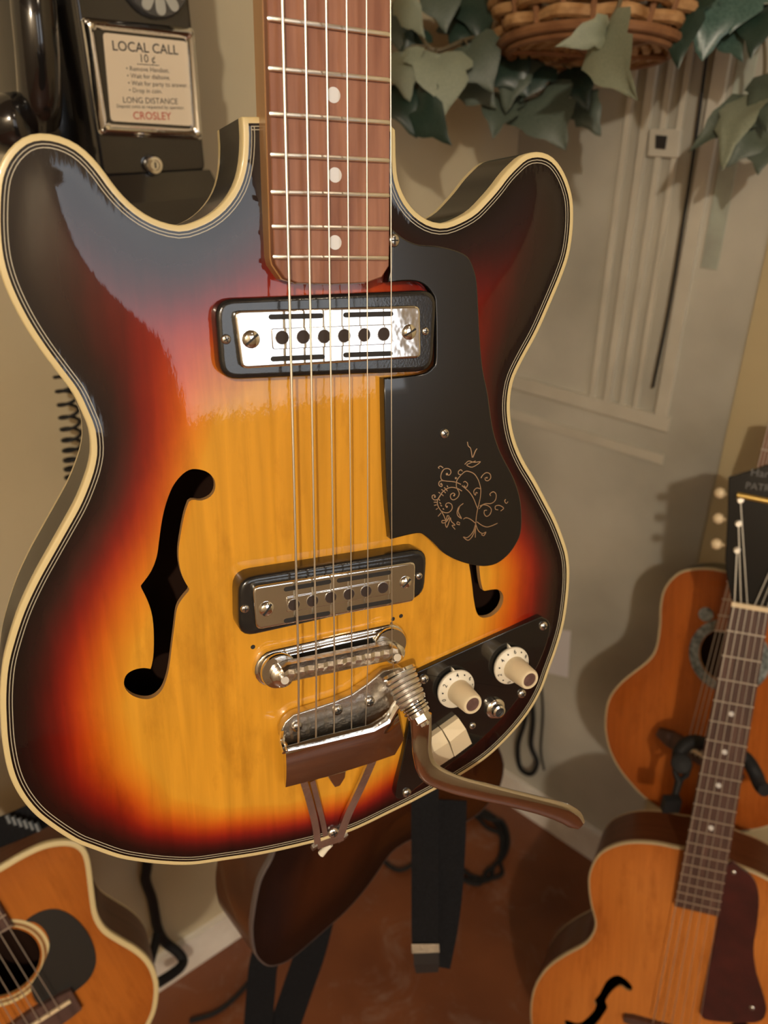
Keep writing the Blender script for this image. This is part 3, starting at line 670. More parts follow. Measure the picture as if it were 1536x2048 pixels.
m = MB(); m.lathe([(.0052, .0080), (.0052, ln+.0005), (.0046, ln+.0012)], b, ax2, 6); m.lathe([(.0026, ln), (.0026, ln+.003), (.0018, ln+.0036)], b, ax2, 12); m.build('hex_nut', M['chrome'], vb, False)
ARM = [((842,1432),46,.0290),((843,1470),44,.0290),((845,1510),40,.0300),((860,1545),44,.0310),((905,1567),42,.0330),((960,1582),40,.0350),((1020,1596),38,.0370),((1080,1611),40,.0385),((1125,1625),46,.0395),((1148,1638),44,.0400),((1160,1648),26,.0402)]
cl = smooth_open([L(*p, z) for p, w_, z in ARM], 5); ws = np.interp(np.linspace(0, len(ARM)-1, len(cl)), range(len(ARM)), [w_*.465/1600*.95 for p, w_, z in ARM])
m = MB(); v = []; NS = 14
for i, p in enumerate(cl):
    T = nrm(cl[min(i+1, len(cl)-1)] - cl[max(i-1, 0)]); sd = nrm(np.cross([0, 0, 1], T)); up = np.cross(T, sd)
    for k_ in range(NS):
        an = 2*math.pi*k_/NS; ca, sa = math.cos(an), math.sin(an)
        v.append(p + sd*ws[i]/2*math.copysign(abs(ca)**.7, ca) + up*.0021*math.copysign(abs(sa)**.7, sa))
n_ = len(cl); m.add(v, [(i*NS+k_, i*NS+(k_+1) % NS, (i+1)*NS+(k_+1) % NS, (i+1)*NS+k_) for i in range(n_-1) for k_ in range(NS)] + [tuple(range(NS)), tuple(range((n_-1)*NS, n_*NS))])
ar = m.build('vibrato_arm', M['chrome_brown'], g, True, 60)
# --- control plate
CPT = [(840,1342),(960,1287),(1070,1239),(1088,1236),(1100,1248),(1098,1272),(1086,1308),(1066,1350),(1036,1398),(996,1446),(946,1494),(890,1536),(846,1566),(816,1590),(800,1598),(792,1586),(807,1511),(818,1450),(830,1372),(832,1349)]
cpm = MB(); cpm.prism(smooth_closed([L(x, y, .0035)[:2] for x, y in CPT], 3, sharp=(16,)), -.004, .0035, .0005, 2); cp = cpm.build('control_plate', M['black_plate'], g, True, 50)
for (x, y) in ((1086,1251.6),(848,1358),(1043,1387),(813,1585)): screw(cp, L(x, y, .0036), .0029, h=.0018, rot=random.uniform(0, 1))
screw(cp, L(945, 1451.6, .0036), .0022, h=.001, mt=M['chrome_dull'])
def knob(cx, cy, px_, py_, rot):
    p = L(cx, cy, .0085); c = np.array([p[0], p[1], 0])
    m = MB(); m.lathe([(.0112, .0045), (.0120, .0062), (.0118, .0072), (.0078, .0096)], c, n=36); kn = m.build('knob', M['ivory_white'], g, True, 35)
    m = MB(); m.lathe([(.0074, .0090), (.0072, .0110), (.0062, .0245), (.0056, .0255), (.0043, .0256), (.0041, .0250)], c, n=32, cap1=False); m.build('knob_grip', M['ivory'], kn, True, 35)
    m = MB(); m.lathe([(.0041, .0245), (.0041, .0251)], c, n=24); m.build('knob_cap', M['knob_cap'], kn)
    for i, tx in enumerate(('0', '2', '4', '6', '8', '10')):
        an = rot - i*math.radians(56)
        for tt, aa, sz in ((tx, an, .0034), ('\u2022', an - math.radians(28), .0040)):
            if i == 5 and tt != tx: continue
            rr = .0099; Mx = Matrix.Translation((c[0]+rr*math.cos(aa), c[1]+rr*math.sin(aa), .00852)) @ Matrix.Rotation(aa-math.pi/2, 4, 'Z') @ Matrix.Rotation(-.55, 4, 'X') @ Matrix.Translation((0, -sz*.35, .0001))
            text_mesh(tt, sz, kn, M['ink'], 'dial_number' if tt == tx else 'dial_dot', Mx, bold=.00003)
    m = MB(); A_ = L(*px_, .0075); B1, B2 = [L(*q, .0045) for q in py_]
    m.add([(A_[0], A_[1], .0036), (B1[0], B1[1], .0036), (B2[0], B2[1], .0036), (A_[0], A_[1], .0048), (B1[0], B1[1], .0085), (B2[0], B2[1], .0085)], [(0,1,2),(3,5,4),(0,3,4,1),(1,4,5,2),(2,5,3,0)])
    m.build('knob_pointer', M['ivory_white'], cp)
knob(915.5, 1381, (909, 1339), ((904, 1354), (917, 1349)), math.radians(205))
knob(1026.7, 1334, (1021.6, 1292), ((1016, 1308), (1028, 1303)), math.radians(255))
p = L(993, 1419, .006); m = MB(); m.lathe([(.0064, .003), (.0064, .0052), (.0054, .0062), (.0044, .0063), (.0042, .0092), (.0030, .0098), (.0030, .0080)], (p[0], p[1], 0), n=24, cap1=False); m.lathe([(.0030, .0070), (.0030, .0078)], (p[0], p[1], 0), n=16, mi=1); m.build('output_jack', [M['chrome'], M['slot']], cp, True)
def rocker(c4, r2):
    m = MB(); B = [L(x, y, .008) for x, y in c4]; R_ = [L(x, y, .0125) for x, y in r2]
    v = [(q[0], q[1], .003) for q in B] + [(q[0], q[1], .0075) for q in B] + [(q[0], q[1], .0125) for q in R_]
    m.add(v, [(0,1,5,4),(1,2,6,9,5) if False else (2,3,7,6),(4,5,9,8),(8,9,6,7),(1,2,6,9,5),(3,0,4,8,7)]); return m.build('rocker_switch', M['ivory'], cp)
rocker([(886,1460),(918,1437),(944.6,1488),(910,1514)], [(900,1484),(932,1458)])
rocker([(846,1488),(884,1461),(908.5,1514),(868,1541)], [(858,1510),(897,1485)])

# ---------------------------------------------------------------- wall payphone
M['phone'] = mat('black_phone_enamel', (.010, .009, .009), .16, coat=.8)
M['card'] = mat('cream_card', (.66, .56, .42), .5)
M['card_ink'] = mat('card_black_print', (.035, .033, .035), .6)
M['card_red'] = mat('card_red_print', (.45, .09, .06), .6)
M['dial_grey'] = mat('dial_number_plate', (.36, .36, .32), .4)
M['dial_dark'] = mat('dial_dark_grey', (.05, .05, .05), .3, coat=.4)
class WFrame(Frame):
    def __init__(s, P, X): s.O = P; s.X = nrm(X); s.Y = np.array([0, 0, 1.]); s.N = nrm(np.cross(s.X, s.Y))
PH = WFrame(WL(290, 150, .13), DL); PL = PH.L
ph = root('payphone', 'black wall payphone with chrome-framed instruction card and rotary dial', 'telephone', PH.matrix())
def box_between(x0, x1, y0, y1, z0, z1, bevel=.003): m = MB(); m.prism(roundpoly([(x0, y0), (x1, y0), (x1, y1), (x0, y1)], bevel*2, 3), z0, z1, bevel, 2); return m
fx0, fx1 = PL(172, 150)[0], PL(394, 150)[0]; fy0 = PL(300, 349)[1]
box_between(fx0, fx1, fy0, .26, -.05, 0).build('front_housing', M['phone'], ph, True, 40)
box_between(fx0-.036, fx1+.012, fy0-.01, .27, -.13, -.045, .006).build('body', M['phone'], ph, True, 40)
m = MB(); m.add([(fx0-.003, fy0+.001, -.05), (fx1+.003, fy0+.001, -.05), (fx1+.003, fy0+.001, .002), (fx0-.003, fy0+.001, .002), (fx0-.012, fy0-.022, -.05), (fx1+.010, fy0-.022, -.05), (fx1+.010, fy0-.022, .012), (fx0-.012, fy0-.022, .012),
    (fx0-.014, fy0-.075, -.13), (fx1+.012, fy0-.075, -.13), (fx1+.012, fy0-.075, .014), (fx0-.014, fy0-.075, .014)],
    [(0,1,2,3),(3,2,6,7),(0,3,7,4),(1,5,6,2),(7,6,10,11),(4,7,11,8),(5,9,10,6),(11,10,9,8),(0,4,5,1),(4,8,9,5)]); m.build('coin_base', M['phone'], ph, True, 20)
Q = [(164,33),(389,56),(406,280),(200,271)]
q_ = [PL(x, y, .004)[:2] for x, y in Q]; xs = [p[0] for p in q_]; ys = [p[1] for p in q_]
OQ = roundpoly(q_, .004, 3); w_in = [PL(x, y, .004)[:2] for x, y in ((191,58),(374,77),(386,258),(218,247))]; IQ = roundpoly(w_in, .003, 3)
m = MB(); P0, P1 = ccw(OQ), ccw(IQ); n = len(P0); v = [(x, y, 0) for x, y in P0] + [(x, y, .003) for x, y in P0] + [(a[0]*.5+b[0]*.5, a[1]*.5+b[1]*.5, .0065) for a, b in zip(P0, P1)] + [(x, y, .003) for x, y in P1] + [(x, y, .0005) for x, y in P1]
m.add(v, [(k_*n+i, k_*n+(i+1) % n, (k_+1)*n+(i+1) % n, (k_+1)*n+i) for k_ in range(4) for i in range(n)]); m.build('card_frame', M['chrome'], ph, True, 60)
m = MB(); m.prism(P1, .0002, .0012, 0); m.build('card_holder', M['phone'], ph)
m = MB(); CQ = [PL(x, y, .002)[:2] for x, y in ((206,65),(373,83),(384,252),(222,242))]; m.prism(roundpoly(CQ, .003, 3), .001, .002, 0); cd = m.build('instruction_card', M['card'], ph)
cc = np.mean(CQ, 0); cw = (CQ[1][0]-CQ[0][0]); tilt = math.atan2(CQ[1][1]-CQ[0][1], CQ[1][0]-CQ[0][0])
def card(txt, px_, size, mt, align='CENTER', bold=0): 
    p = PL(*px_, .002); text_mesh(txt, size, cd, mt, 'printed_line', Matrix.Translation((p[0], p[1], .0022)) @ Matrix.Rotation(tilt*.6, 4, 'Z'), align, bold)
card('LOCAL CALL', (292, 105), cw*.138, M['card_ink'], bold=.0001)
card('10 \u00a2', (295, 125), cw*.118, M['card_ink'])
m = MB(); a, b = PL(274, 128, .002), PL(318, 131, .002); m.ribbon([(a[0], a[1], .0022), (b[0], b[1], .0022)], .0005, lambda i, T: np.cross([0, 0, 1], T), .0001); m.build('printed_rule', M['card_ink'], cd)
for k_, t in enumerate(('\u2022 Remove Handset.', '\u2022 Wait for dialtone.', '\u2022 Wait for party to answer.', '\u2022 Drop in coin.')): card(t, (252+k_*2, 141+k_*14.5), cw*.068, M['card_ink'], 'LEFT')
card('LONG DISTANCE', (302, 207), cw*.088, M['card_ink']); card('Deposit coins as requested by operator.', (303, 217), cw*.052, M['card_ink'])
card('CROSLEY', (305, 239), cw*.115, M['card_red'], bold=.0001)
for x, y in ((174,44),(383,67),(399,270),(208,261)): screw(ph, PL(x, y, .004), .0022)
p = PL(306, 330, .002); m = MB(); m.lathe([(.0085, -.001), (.0085, .003), (.0070, .005), (.0045, .0052), (.0040, .004)], p, n=24, cap1=False); m.lathe([(.0040, .002), (.0040, .0042)], p, n=16, mi=0); m.box((p[0]+.0005, p[1], .0062), (.0014, .005, .001), None, 1); m.build('coin_lock', [M['chrome'], M['slot']], ph, True)
dc = PL(316, -48, .01); RD = abs(PL(316, 38, .01)[1] - dc[1])
m = MB(); m.lathe([(RD, -.012), (RD, .004), (RD*.93, .008), (.0001, .009)], (dc[0], dc[1], 0), n=40, cap1=False); dl = m.build('dial', M['dial_dark'], ph, True)
for k_ in range(10):
    an = math.radians(-121 + 31*k_); a = (dc[0]+RD*.60*math.cos(an), dc[1]+RD*.60*math.sin(an)); b = (dc[0]+RD*.78*math.cos(an), dc[1]+RD*.78*math.sin(an))
    m = MB(); m.prism(stadium(a, b, RD*.145, 6), .006, .0096, .0005, 1); m.build('finger_hole', M['dial_grey'], dl)
# handset on the left cradle, its coiled cord hanging below
hb = [PL(62, -60, .005), PL(68, 20, .015), PL(76, 110, .015), PL(80, 190, .005), PL(80, 232, -.012)]
m = MB(); m.tube(smooth_open(hb, 5), [.017]*21, 16); hs_ = m.build('handset', M['phone'], ph, True)
e0 = np.array(PL(34, 248, -.01)); m = MB(); m.lathe([(.010, -.030), (.021, -.022), (.0235, -.008), (.0235, .006), (.019, .012), (.008, .014)], e0, (.75, .1, .65), 26); m.build('mouthpiece', M['phone'], hs_, True, 50)
cp_ = []; c0, c1 = np.array(PL(60, 300, -.06)), np.array(PL(150, 960, -.10)); cm = np.array(PL(142, 800, -.10))
for k_ in range(20*14+1):
    t = k_/280; an = 2*math.pi*k_/14; c = (1-t)**2*c0 + 2*t*(1-t)*cm + t*t*c1; cp_.append(c + np.array([math.cos(an)*.010, 0, math.sin(an)*.010]))
m = MB(); m.tube(cp_, .0019, 6); m.build('coiled_cord', M['black_rubber'], ph, True)

# ---------------------------------------------------------------- basket and ivy
M['wicker'] = mat('wicker', (.26, .125, .042), .5, var=(.46, .27, .12), scale=60, stretch=(1, 1, 1), bump=.2, bump_scale=300)
M['wicker_dark'] = mat('wicker_rim', (.17, .070, .026), .5, var=(.24, .11, .045), scale=50)
bc = at(1178, 101, .895); upv = nrm(c2w((0.03, .93, -.05))); tow = nrm(CAM - bc); upv = nrm(np.array([0, 0, 1]) + np.array([tow[0], tow[1], 0])*-.17)
bk = root('wicker_basket', 'brown woven wicker basket hanging above the ivy against the right wall', 'basket', None)
U = nrm(np.cross(upv, tow)); V_ = np.cross(upv, U)
def bp_(r, an, h): return bc + upv*h + (U*math.cos(an) + V_*math.sin(an))*r
RB = .093
def brad(h): return RB + .026*math.sin(min(1, h/.16)*math.pi/2)
NSV = 20
for k_ in range(NSV):
    an = 2*math.pi*k_/NSV; m = MB(); m.tube([bp_(brad(h), an, h) for h in np.linspace(.004, .17, 7)], .0032, 6); m.build('stave', M['wicker_dark'], bk, True)
for r_ in range(10):
    h = .0165 + r_*.0150; m = MB(); pts = []
    for k_ in range(NSV*4):
        an = 2*math.pi*k_/(NSV*4); pts.append(bp_(brad(h) + .0065*math.cos(an*NSV/2 + r_*math.pi), an, h))
    m.tube(pts, .0070, 8, closed=True, flat=.95, up=upv); m.build('weave_strand', M['wicker'], bk, True)
for h, r_, t in ((.004, RB+.004, .0055), (-.002, RB-.004, .005)):
    m = MB(); m.tube([bp_(r_, 2*math.pi*k_/60, h) for k_ in range(60)], t, 8, closed=True); m.build('base_rim', M['wicker_dark'], bk, True)
for k_ in range(7):
    m = MB(); r_ = .012 + k_*.0125; m.tube([bp_(r_ , 2*math.pi*j/40, .002 + .002*math.cos(j*math.pi/2 + k_)) for j in range(40)], .0062, 6, closed=True); m.build('base_coil', M['wicker'], bk, True)
for k_ in range(3):
    m = MB(); an = math.pi*k_/3 + .2; m.tube([bp_(.088*t, an, -.003) for t in (-1, 0, 1)], .0045, 6); m.build('base_spoke', M['wicker_dark'], bk, True)

M['leaf_pale'] = mat('ivy_pale_underside', (.19, .21, .145), .6, var=(.235, .255, .18), scale=40, bump=.1, bump_scale=200)
M['leaf_mid'] = mat('ivy_grey_green', (.055, .072, .052), .5, var=(.085, .105, .076), scale=40, bump=.1, bump_scale=200)
M['leaf_dark'] = mat('ivy_dark_green', (.012, .026, .018), .4, var=(.022, .045, .030), scale=40)
M['leaf_blue'] = mat('ivy_blue_green', (.035, .075, .060), .35, var=(.075, .13, .11), scale=30)
M['vine'] = mat('vine_stem', (.11, .085, .045), .6)
def leaf_mesh(name, seed, m):
    rnd = random.Random(seed)
    half = [(0, .02), (.14, -.06), (.30, -.02), (.46, .14), (.40, .26), (.34, .36), (.36, .50), (.26, .62), (.15, .74), (.08, .88), (0, 1.0)]
    mid = [(0, .02), (0, .06), (0, .12), (0, .2), (0, .28), (0, .38), (0, .50), (0, .62), (0, .74), (0, .88), (0, 1.0)]
    v = []; f = []
    for x, y in mid: v.append((x, y, .10*math.sin(y*3.0) - .10*y*y))
    def zz(x, y): return .10*math.sin(y*3.0) - .10*y*y + .20*abs(x) - .35*x*x + .03*math.sin(13*x+9*y+seed)
    for sgn in (1, -1):
        k0 = len(v)
        for i, (x, y) in enumerate(half):
            jx = x*(1 + rnd.uniform(-.12, .12)); jy = y + (rnd.uniform(-.03, .03) if 0 < i < 10 else 0)
            v.append((sgn*jx, jy, zz(jx, jy)))
        kq = len(v)
        for i, (x, y) in enumerate(half): v.append((sgn*x*.5, (y+mid[i][1])/2, zz(x*.5, (y+mid[i][1])/2) + .02))
        for i in range(10):
            f.append((i, kq+i, kq+i+1, i+1) if sgn > 0 else (i+1, kq+i+1, kq+i, i))
            f.append((kq+i, k0+i, k0+i+1, kq+i+1) if sgn > 0 else (kq+i+1, k0+i+1, k0+i, kq+i))
    me = bpy.data.meshes.new(name); me.from_pydata(v, [], f); me.materials.append(m); me.polygons.foreach_set('use_smooth', [True]*len(f)); me.validate()
    return me
LM = {k_: [leaf_mesh('leaf', s_, M['leaf_'+k_]) for s_ in (1, 5, 9)] for k_ in ('pale', 'mid', 'dark', 'blue')}
def leaf(parent, bx, by, tx, ty, z0, z1, kind, wd=1.0, lean=0.0, side=0.0):
    B, T = at(bx, by, z0), at(tx, ty, z1); Y = T-B; ln = np.linalg.norm(Y); Y = Y/ln
    n = nrm(CAM - B); n = n + nrm(np.cross(Y, n))*side + np.array([0, 0, 1])*lean; n = nrm(n - Y*np.dot(n, Y)); X = np.cross(Y, n)
    o = bpy.data.objects.new('leaf', random.choice(LM[kind])); COL.objects.link(o); o.parent = parent
    mm = Matrix.Identity(4)
    for i, (v_, s_) in enumerate(((X, ln*wd), (Y, ln), (n, ln))):
        for k_ in range(3): mm[k_][i] = v_[k_]*s_
    for k_ in range(3): mm[k_][3] = B[k_]
    o.matrix_world = mm; return o
def vine(name, label, path, leaves, dz=0.0):
    path = [(p[0], p[1], p[2]+dz) for p in path]; leaves = [l_[:4]+(l_[4]+dz, l_[5]+dz)+l_[6:] for l_ in leaves]
    r = root(name, label, 'ivy')
    m = MB(); m.tube(smooth_open([at(*p) for p in path], 6), .0022, 6); m.build('stem', M['vine'], r, True)
    for lf in leaves:
        leaf(r, *lf); B = at(lf[0], lf[1], lf[4]); P = min((at(*p) for p in smooth_open([np.array(q) for q in path], 8)), key=lambda a: np.linalg.norm(a-B))
        m = MB(); m.tube([P, P*.4+B*.6 + np.array([0, 0, .004]), B], .0011, 5); m.build('leaf_stalk', M['vine'], r, True)
    return r
vine('ivy_vine', 'artificial ivy vine of pale and dark leaves just right of the guitar neck', [(790,-30,.98),(835,60,.97),(870,100,.96),(930,80,.98),(1000,60,1.0)],
 [(805,104,817,200,.95,.95,'pale',1.1,0,.2),(874,108,892,226,.95,.94,'pale',1.25,.1,-.3),(935,90,985,180,.97,.96,'mid',1.3,.2,0),(829,190,897,290,.96,.95,'dark',.95,0,.3),(786,172,834,270,.97,.96,'dark',1.1,0,-.2),
  (808,-10,845,75,.94,.94,'pale',.9,0,.4),(880,-30,890,60,.97,.96,'mid',1.2,.2,.1),(955,-60,965,90,.99,.98,'dark',1.2,.2,.2),(915,20,960,110,1.0,.99,'dark',1.1,0,0),(1040,120,1010,220,1.0,1.0,'mid',1.1,.2,.3),
  (1000,110,1055,190,1.0,.99,'dark',1.2,.3,0),(1090,130,1040,200,1.0,1.0,'dark',1.0,.4,.1),(850,60,800,110,.98,.98,'dark',.9,.2,.1),(1075,190,1130,300,1.02,1.01,'mid',1.2,.1,.1),(1010,190,985,275,1.03,1.02,'mid',1.1,.1,.2),(1140,140,1175,215,1.02,1.0,'dark',1.1,.2,-.1),(930,150,990,215,1.02,1.01,'mid',1.1,.1,.1),(1160,200,1200,270,1.03,1.02,'mid',1.0,.1,.1),(780,20,800,100,.99,.98,'mid',1.1,0,0)], -.06)
vine('ivy_sprig', 'single pale drooping ivy leaf hanging over the front of the basket', [(1245,-40,.86),(1238,10,.86),(1215,50,.86)],
 [(1213,58,1268,200,.85,.83,'pale',.95,.2,.75),(1213,58,1116,92,.85,.84,'pale',.62,.5,-.5)], -.075)
vine('ivy_trail', 'dark glossy ivy vine with big drooping leaves at upper right beside the basket', [(1360,-40,.86),(1400,-10,.86),(1460,10,.86),(1520,60,.86),(1530,140,.86),(1515,200,.86),(1530,260,.87)],
 [(1372,-5,1352,130,.85,.84,'dark',1.0,0,.3),(1432,-30,1408,112,.85,.84,'blue',1.25,.1,-.1),(1345,20,1322,85,.86,.86,'dark',1.1,.2,.2),(1452,40,1482,122,.86,.85,'blue',.9,.1,.3),(1500,-20,1460,60,.84,.83,'blue',1.2,.2,.1),(1530,10,1500,110,.84,.83,'dark',1.0,.1,.2),
  (1508,195,1440,330,.86,.85,'pale',.75,.1,.6),(1510,215,1378,298,.87,.88,'mid',.7,.4,.3),(1528,258,1455,330,.87,.87,'mid',.9,.3,0),(1535,270,1515,345,.87,.86,'mid',1.2,.1,.2),(1545,150,1530,260,.85,.84,'mid',.9,0,.3),(1400,20,1440,90,.88,.87,'dark',1.0,.2,0)])

# ---------------------------------------------------------------- things on the right wall
class WFrameR(WFrame): pass
WJ = WFrame(WR(1328, 285, .0), -DR); wl_ = WJ.L
wj = root('wall_jack', 'small beige wall jack plate with square black socket beside the mouldings', 'wall jack', WJ.matrix())
P = [wl_(x, y, .006)[:2] for x, y in ((1299,257),(1362,259),(1357,316),(1295,313))]; m = MB(); m.prism(roundpoly(P, .003), .0, .007, .0015, 2); m.build('plate', M['trim'], wj, True)
P = [wl_(x, y, .008)[:2] for x, y in ((1311,270),(1334,272),(1330,299),(1310,297))]; m = MB(); m.prism(P, .006, .0078, 0); m.build('socket', M['slot'], wj)
def cable(name, pts, r, label, mt=None, n=8, cat='cable'):
    m = MB(); m.tube(smooth_open(pts, 6), r, n); return tag(m.build(name, mt or M['black_rubber'], None, True), label, cat)
cable('wall_cable', [WR(1440,-60,.010), WR(1414,110,.010), WR(1398,230,.010), WR(1384,330,.010), WR(1358,500,.010), WR(1334,640,.010), WR(1306,775,.010)], .0020, 'thin black cable running straight down the mouldings of the right wall')
a = [WR(x, y, .001) for x, y in ((1098,1256),(1142,1262),(1136,1355),(1094,1345))]; m = MB(); m.add(a + [p + NR*.0008 for p in a], [(0,1,2,3),(7,6,5,4),(0,4,5,1),(1,5,6,2),(2,6,7,3),(3,7,4,0)])
tag(m.build('paper_note', mat('white_paper', (.62, .60, .62), .7)), 'blank white paper note stuck on the right wall beside the sunburst guitar', 'paper')
cable('power_cord', [WR(1062,1380,.02), WR(1066,1440,.02), WR(1062,1490,.02), WR(1074,1525,.025), WR(1062,1548,.03), WR(1040,1535,.03), WR(1036,1490,.03), WR(1050,1440,.03), WR(1056,1380,.02)], .005, 'black looped power cord hanging on the right wall behind the control knobs')
cable('thin_wire', [WR(1083,1370,.012), WR(1086,1430,.012), WR(1082,1500,.012), WR(1088,1540,.012)], .002, 'thin dark wire hanging beside the looped power cord')

# ---------------------------------------------------------------- the other guitars
def mirror(P, a, b):
    a, b = np.array(a[:2]), np.array(b[:2]); t = nrm(b-a); out = []
    for p in P:
        d = np.array(p[:2])-a; out.append(tuple(a + 2*t*np.dot(t, d) - d))
    return out
def fretboard(rt, lf, ends, nfret, zt, zb, m, dots=(), fret_r=.0009, end_extra=0):
    """ends: local (left nut, right nut, right end, left end); frets from the nut by the 12th-root rule with scale lf"""
    P = [p[:2] for p in ends]; mb = MB(); mb.prism(P, zb, zt, .0005, 1); fo = mb.build('fingerboard', m, rt, True, 30)
    n0 = (np.array(P[0])+np.array(P[1]))/2; e0 = (np.array(P[3])+np.array(P[2]))/2; LN = np.linalg.norm(e0-n0)
    def cut(d): t = d/LN; return np.array(P[0])*(1-t)+np.array(P[3])*t, np.array(P[1])*(1-t)+np.array(P[2])*t
    for k_ in range(1, nfret+1):
        d = lf*(1-2**(-k_/12))
        if d > LN: break
        a, b = cut(d); mb = MB(); mb.tube([(a[0], a[1], zt+.0003), (b[0], b[1], zt+.0003)], fret_r, 6); mb.build('fret', M['nickel'], fo, True)
    for k_ in dots:
        d = lf*(1-2**(-(k_-.5)/12)); a, b = cut(d); c = (a+b)/2; mb = MB(); mb.lathe([(.0030, -.0003), (.0030, .0002)], (c[0], c[1], zt), n=14); mb.build('fret_marker_dot', M['pearl'], fo)
    return fo
M['natural'] = burst_mat('natural_spruce', [(0, (.42, .125, .022)), (.5, (.49, .155, .028)), (1, (.53, .18, .036))], grain=.08, coat=.4, grain_scale=(300, 12, 12))
M['cedar'] = burst_mat('orange_cedar', [(0, (.30, .072, .012)), (.5, (.36, .090, .014)), (1, (.40, .105, .017))], grain=.10, coat=.4, grain_scale=(260, 10, 10))
M['amber_top'] = burst_mat('amber_spruce', [(0, (.36, .10, .014)), (.5, (.42, .125, .018)), (1, (.44, .135, .02))], grain=.06, coat=.5, grain_scale=(260, 10, 10))
M['mahogany'] = mat('mahogany_side', (.085, .026, .010), .45, coat=.08, spec=.2, var=(.12, .040, .016), scale=1.0, stretch=(12, 12, 90))
M['tort'] = mat('dark_red_pickguard', (.030, .006, .007), .3, coat=.7, var=(.055, .010, .010), scale=40)
M['pale_bind'] = mat('pale_binding', (.42, .33, .19), .4)
M['bone'] = mat('bone', (.70, .56, .36), .4)
# --- natural archtop at lower right
AF = Frame(1440, 1500, .93, (3568, -264, -1600), (-770, -8900, 1600)); AL = AF.L
ag = root('archtop_guitar', 'natural blond archtop guitar with black headstock and dark red pickguard at lower right', 'guitar', AF.matrix())
ax0, ax1 = AL(1483, 1316), AL(1394, 1820)
AO = [(1400,1700),(1356,1695),(1311,1686),(1261,1684),(1222,1693),(1194,1712),(1178,1746),(1177,1780),(1182,1813),(1190,1845),(1184,1868),(1166,1889),(1126,1911),(1093,1936),(1070,1970),(1061,2009),(1062,2050),(1075,2110),(1110,2170),(1170,2215),(1240,2240)]
lh = [AL(x, y, 0)[:2] for x, y in AO]; ao = smooth_closed(lh + mirror(lh, ax0, ax1)[::-1], 4)
AFH = [(1266,1971),(1258,1960),(1243,1950),(1228,1950),(1212,1962),(1200,1985),(1189,1998),(1193,2008),(1185,2022),(1165,2040),(1150,2042),(1132,2038),(1130,2050),(1145,2062),(1165,2062),(1190,2048),(1208,2025),(1216,2010),(1212,1998),(1224,1980),(1240,1968),(1252,1975),(1262,1978)]
af = smooth_closed([AL(x, y, .004)[:2] for x, y in AFH], 2); af2 = mirror(af, ax0, ax1)
aarch = body(ag, ao, [af, af2], 0, .008, .07, .085, .0022, {'top': M['natural'], 'bind': M['pale_bind'], 'side': M['mahogany']}, grid=.006, step=.006)
NZ = .020
ends = [AL(1463,1207,NZ), AL(1540,1220,NZ), AL(1438,1834,NZ), AL(1348,1813,NZ)]
nutc = (np.array(ends[0][:2])+np.array(ends[1][:2]))/2; f12 = np.array(AL(1418, 1668, NZ)[:2]); SCL = 2*np.linalg.norm(f12-nutc)
m = MB(); m.prism([p[:2] for p in ends], .004, .0145, 0)
v = []
for t in (0, .3, .6, .8):
    a = np.array(ends[0][:2])*(1-t)+np.array(ends[3][:2])*t; b = np.array(ends[1][:2])*(1-t)+np.array(ends[2][:2])*t
    for k_ in range(9):
        q = math.pi*k_/8; c = (a+b)/2 + (a-b)/2*math.cos(q); v.append((c[0], c[1], .0145 - .020*math.sin(q)))
m.add(v, [(i*9+j, i*9+j+1, i*9+10+j, i*9+9+j) for i in range(3) for j in range(8)]); m.build('neck', M['mahogany'], ag, True, 30)
fretboard(ag, SCL, ends, 20, NZ, .0145, M['rosewood_dark'], (5, 7, 9, 12))
m = MB(); m.ribbon([(ends[0][0], ends[0][1], NZ+.001), (ends[1][0], ends[1][1], NZ+.001)], .005, lambda i, T: np.cross([0, 0, 1], T), .006); m.build('nut', M['bone'], ag)
HO = [(1463,1200),(1453,1150),(1450,1120),(1453,1070),(1455,1036),(1456,990),(1457,955),(1488,945),(1513,938),(1532,930)]
hh = [AL(x, y, .014)[:2] for x, y in HO]; hax0, hax1 = AL(1501, 1213, .014), AL(1545, 965, .014)
m = MB(); m.prism(hh + mirror(hh, hax0, hax1)[::-1], .002, .014, .0008, 1); hsd = m.build('headstock', M['black_gloss'], ag, True, 40)
m = MB(); a, b = AL(1474,990,.016), AL(1556,1006,.016); m.tube([a, b], .0034, 10); m.build('string_guide_bar', M['gold'], hsd, True)
for (x, y) in ((1440,986),(1437,1037),(1433,1088)):
    p = AL(x, y, .004); q2 = AL(1462, y+4, .006)
    for s_ in (0, 1):
        pp = np.array(p) if not s_ else np.array([*mirror([p], hax0, hax1)[0], .004]); qq = np.array(q2) if not s_ else np.array([*mirror([q2], hax0, hax1)[0], .006])
        ax_ = nrm(pp-qq); m = MB(); m.lathe([(.0024, -.006), (.0052, -.004), (.0066, 0), (.0052, .004), (.002, .006)], pp, ax_, 14); m.tube([pp, qq], .0018, 8); m.build('tuner_button', M['bone'], hsd, True)
posts = [(1481,1000),(1477,1047),(1474,1100)]
for (x, y) in posts:
    p = AL(x, y, .014)
    for s_ in (0, 1):
        c = p[:2] if not s_ else mirror([p], hax0, hax1)[0]; m = MB(); m.lathe([(.0036, .013), (.0036, .0155), (.0022, .016), (.0022, .022), (.0026, .0225)], (c[0], c[1], 0), n=12); m.build('tuner_post', M['nickel'], hsd, True)
tx = nrm(np.array(hax1[:2])-np.array(hax0[:2])); ang = math.atan2(tx[1], tx[0]) - math.pi/2
ptx = AL(1543, 984, .015); M['head_print'] = mat('faded_headstock_print', (.10, .095, .09), .5)
text_mesh('PATRICIAN', .0105, hsd, M['head_print'], 'headstock_lettering', Matrix.Translation((ptx[0], ptx[1], .0143)) @ Matrix.Rotation(ang, 4, 'Z'))
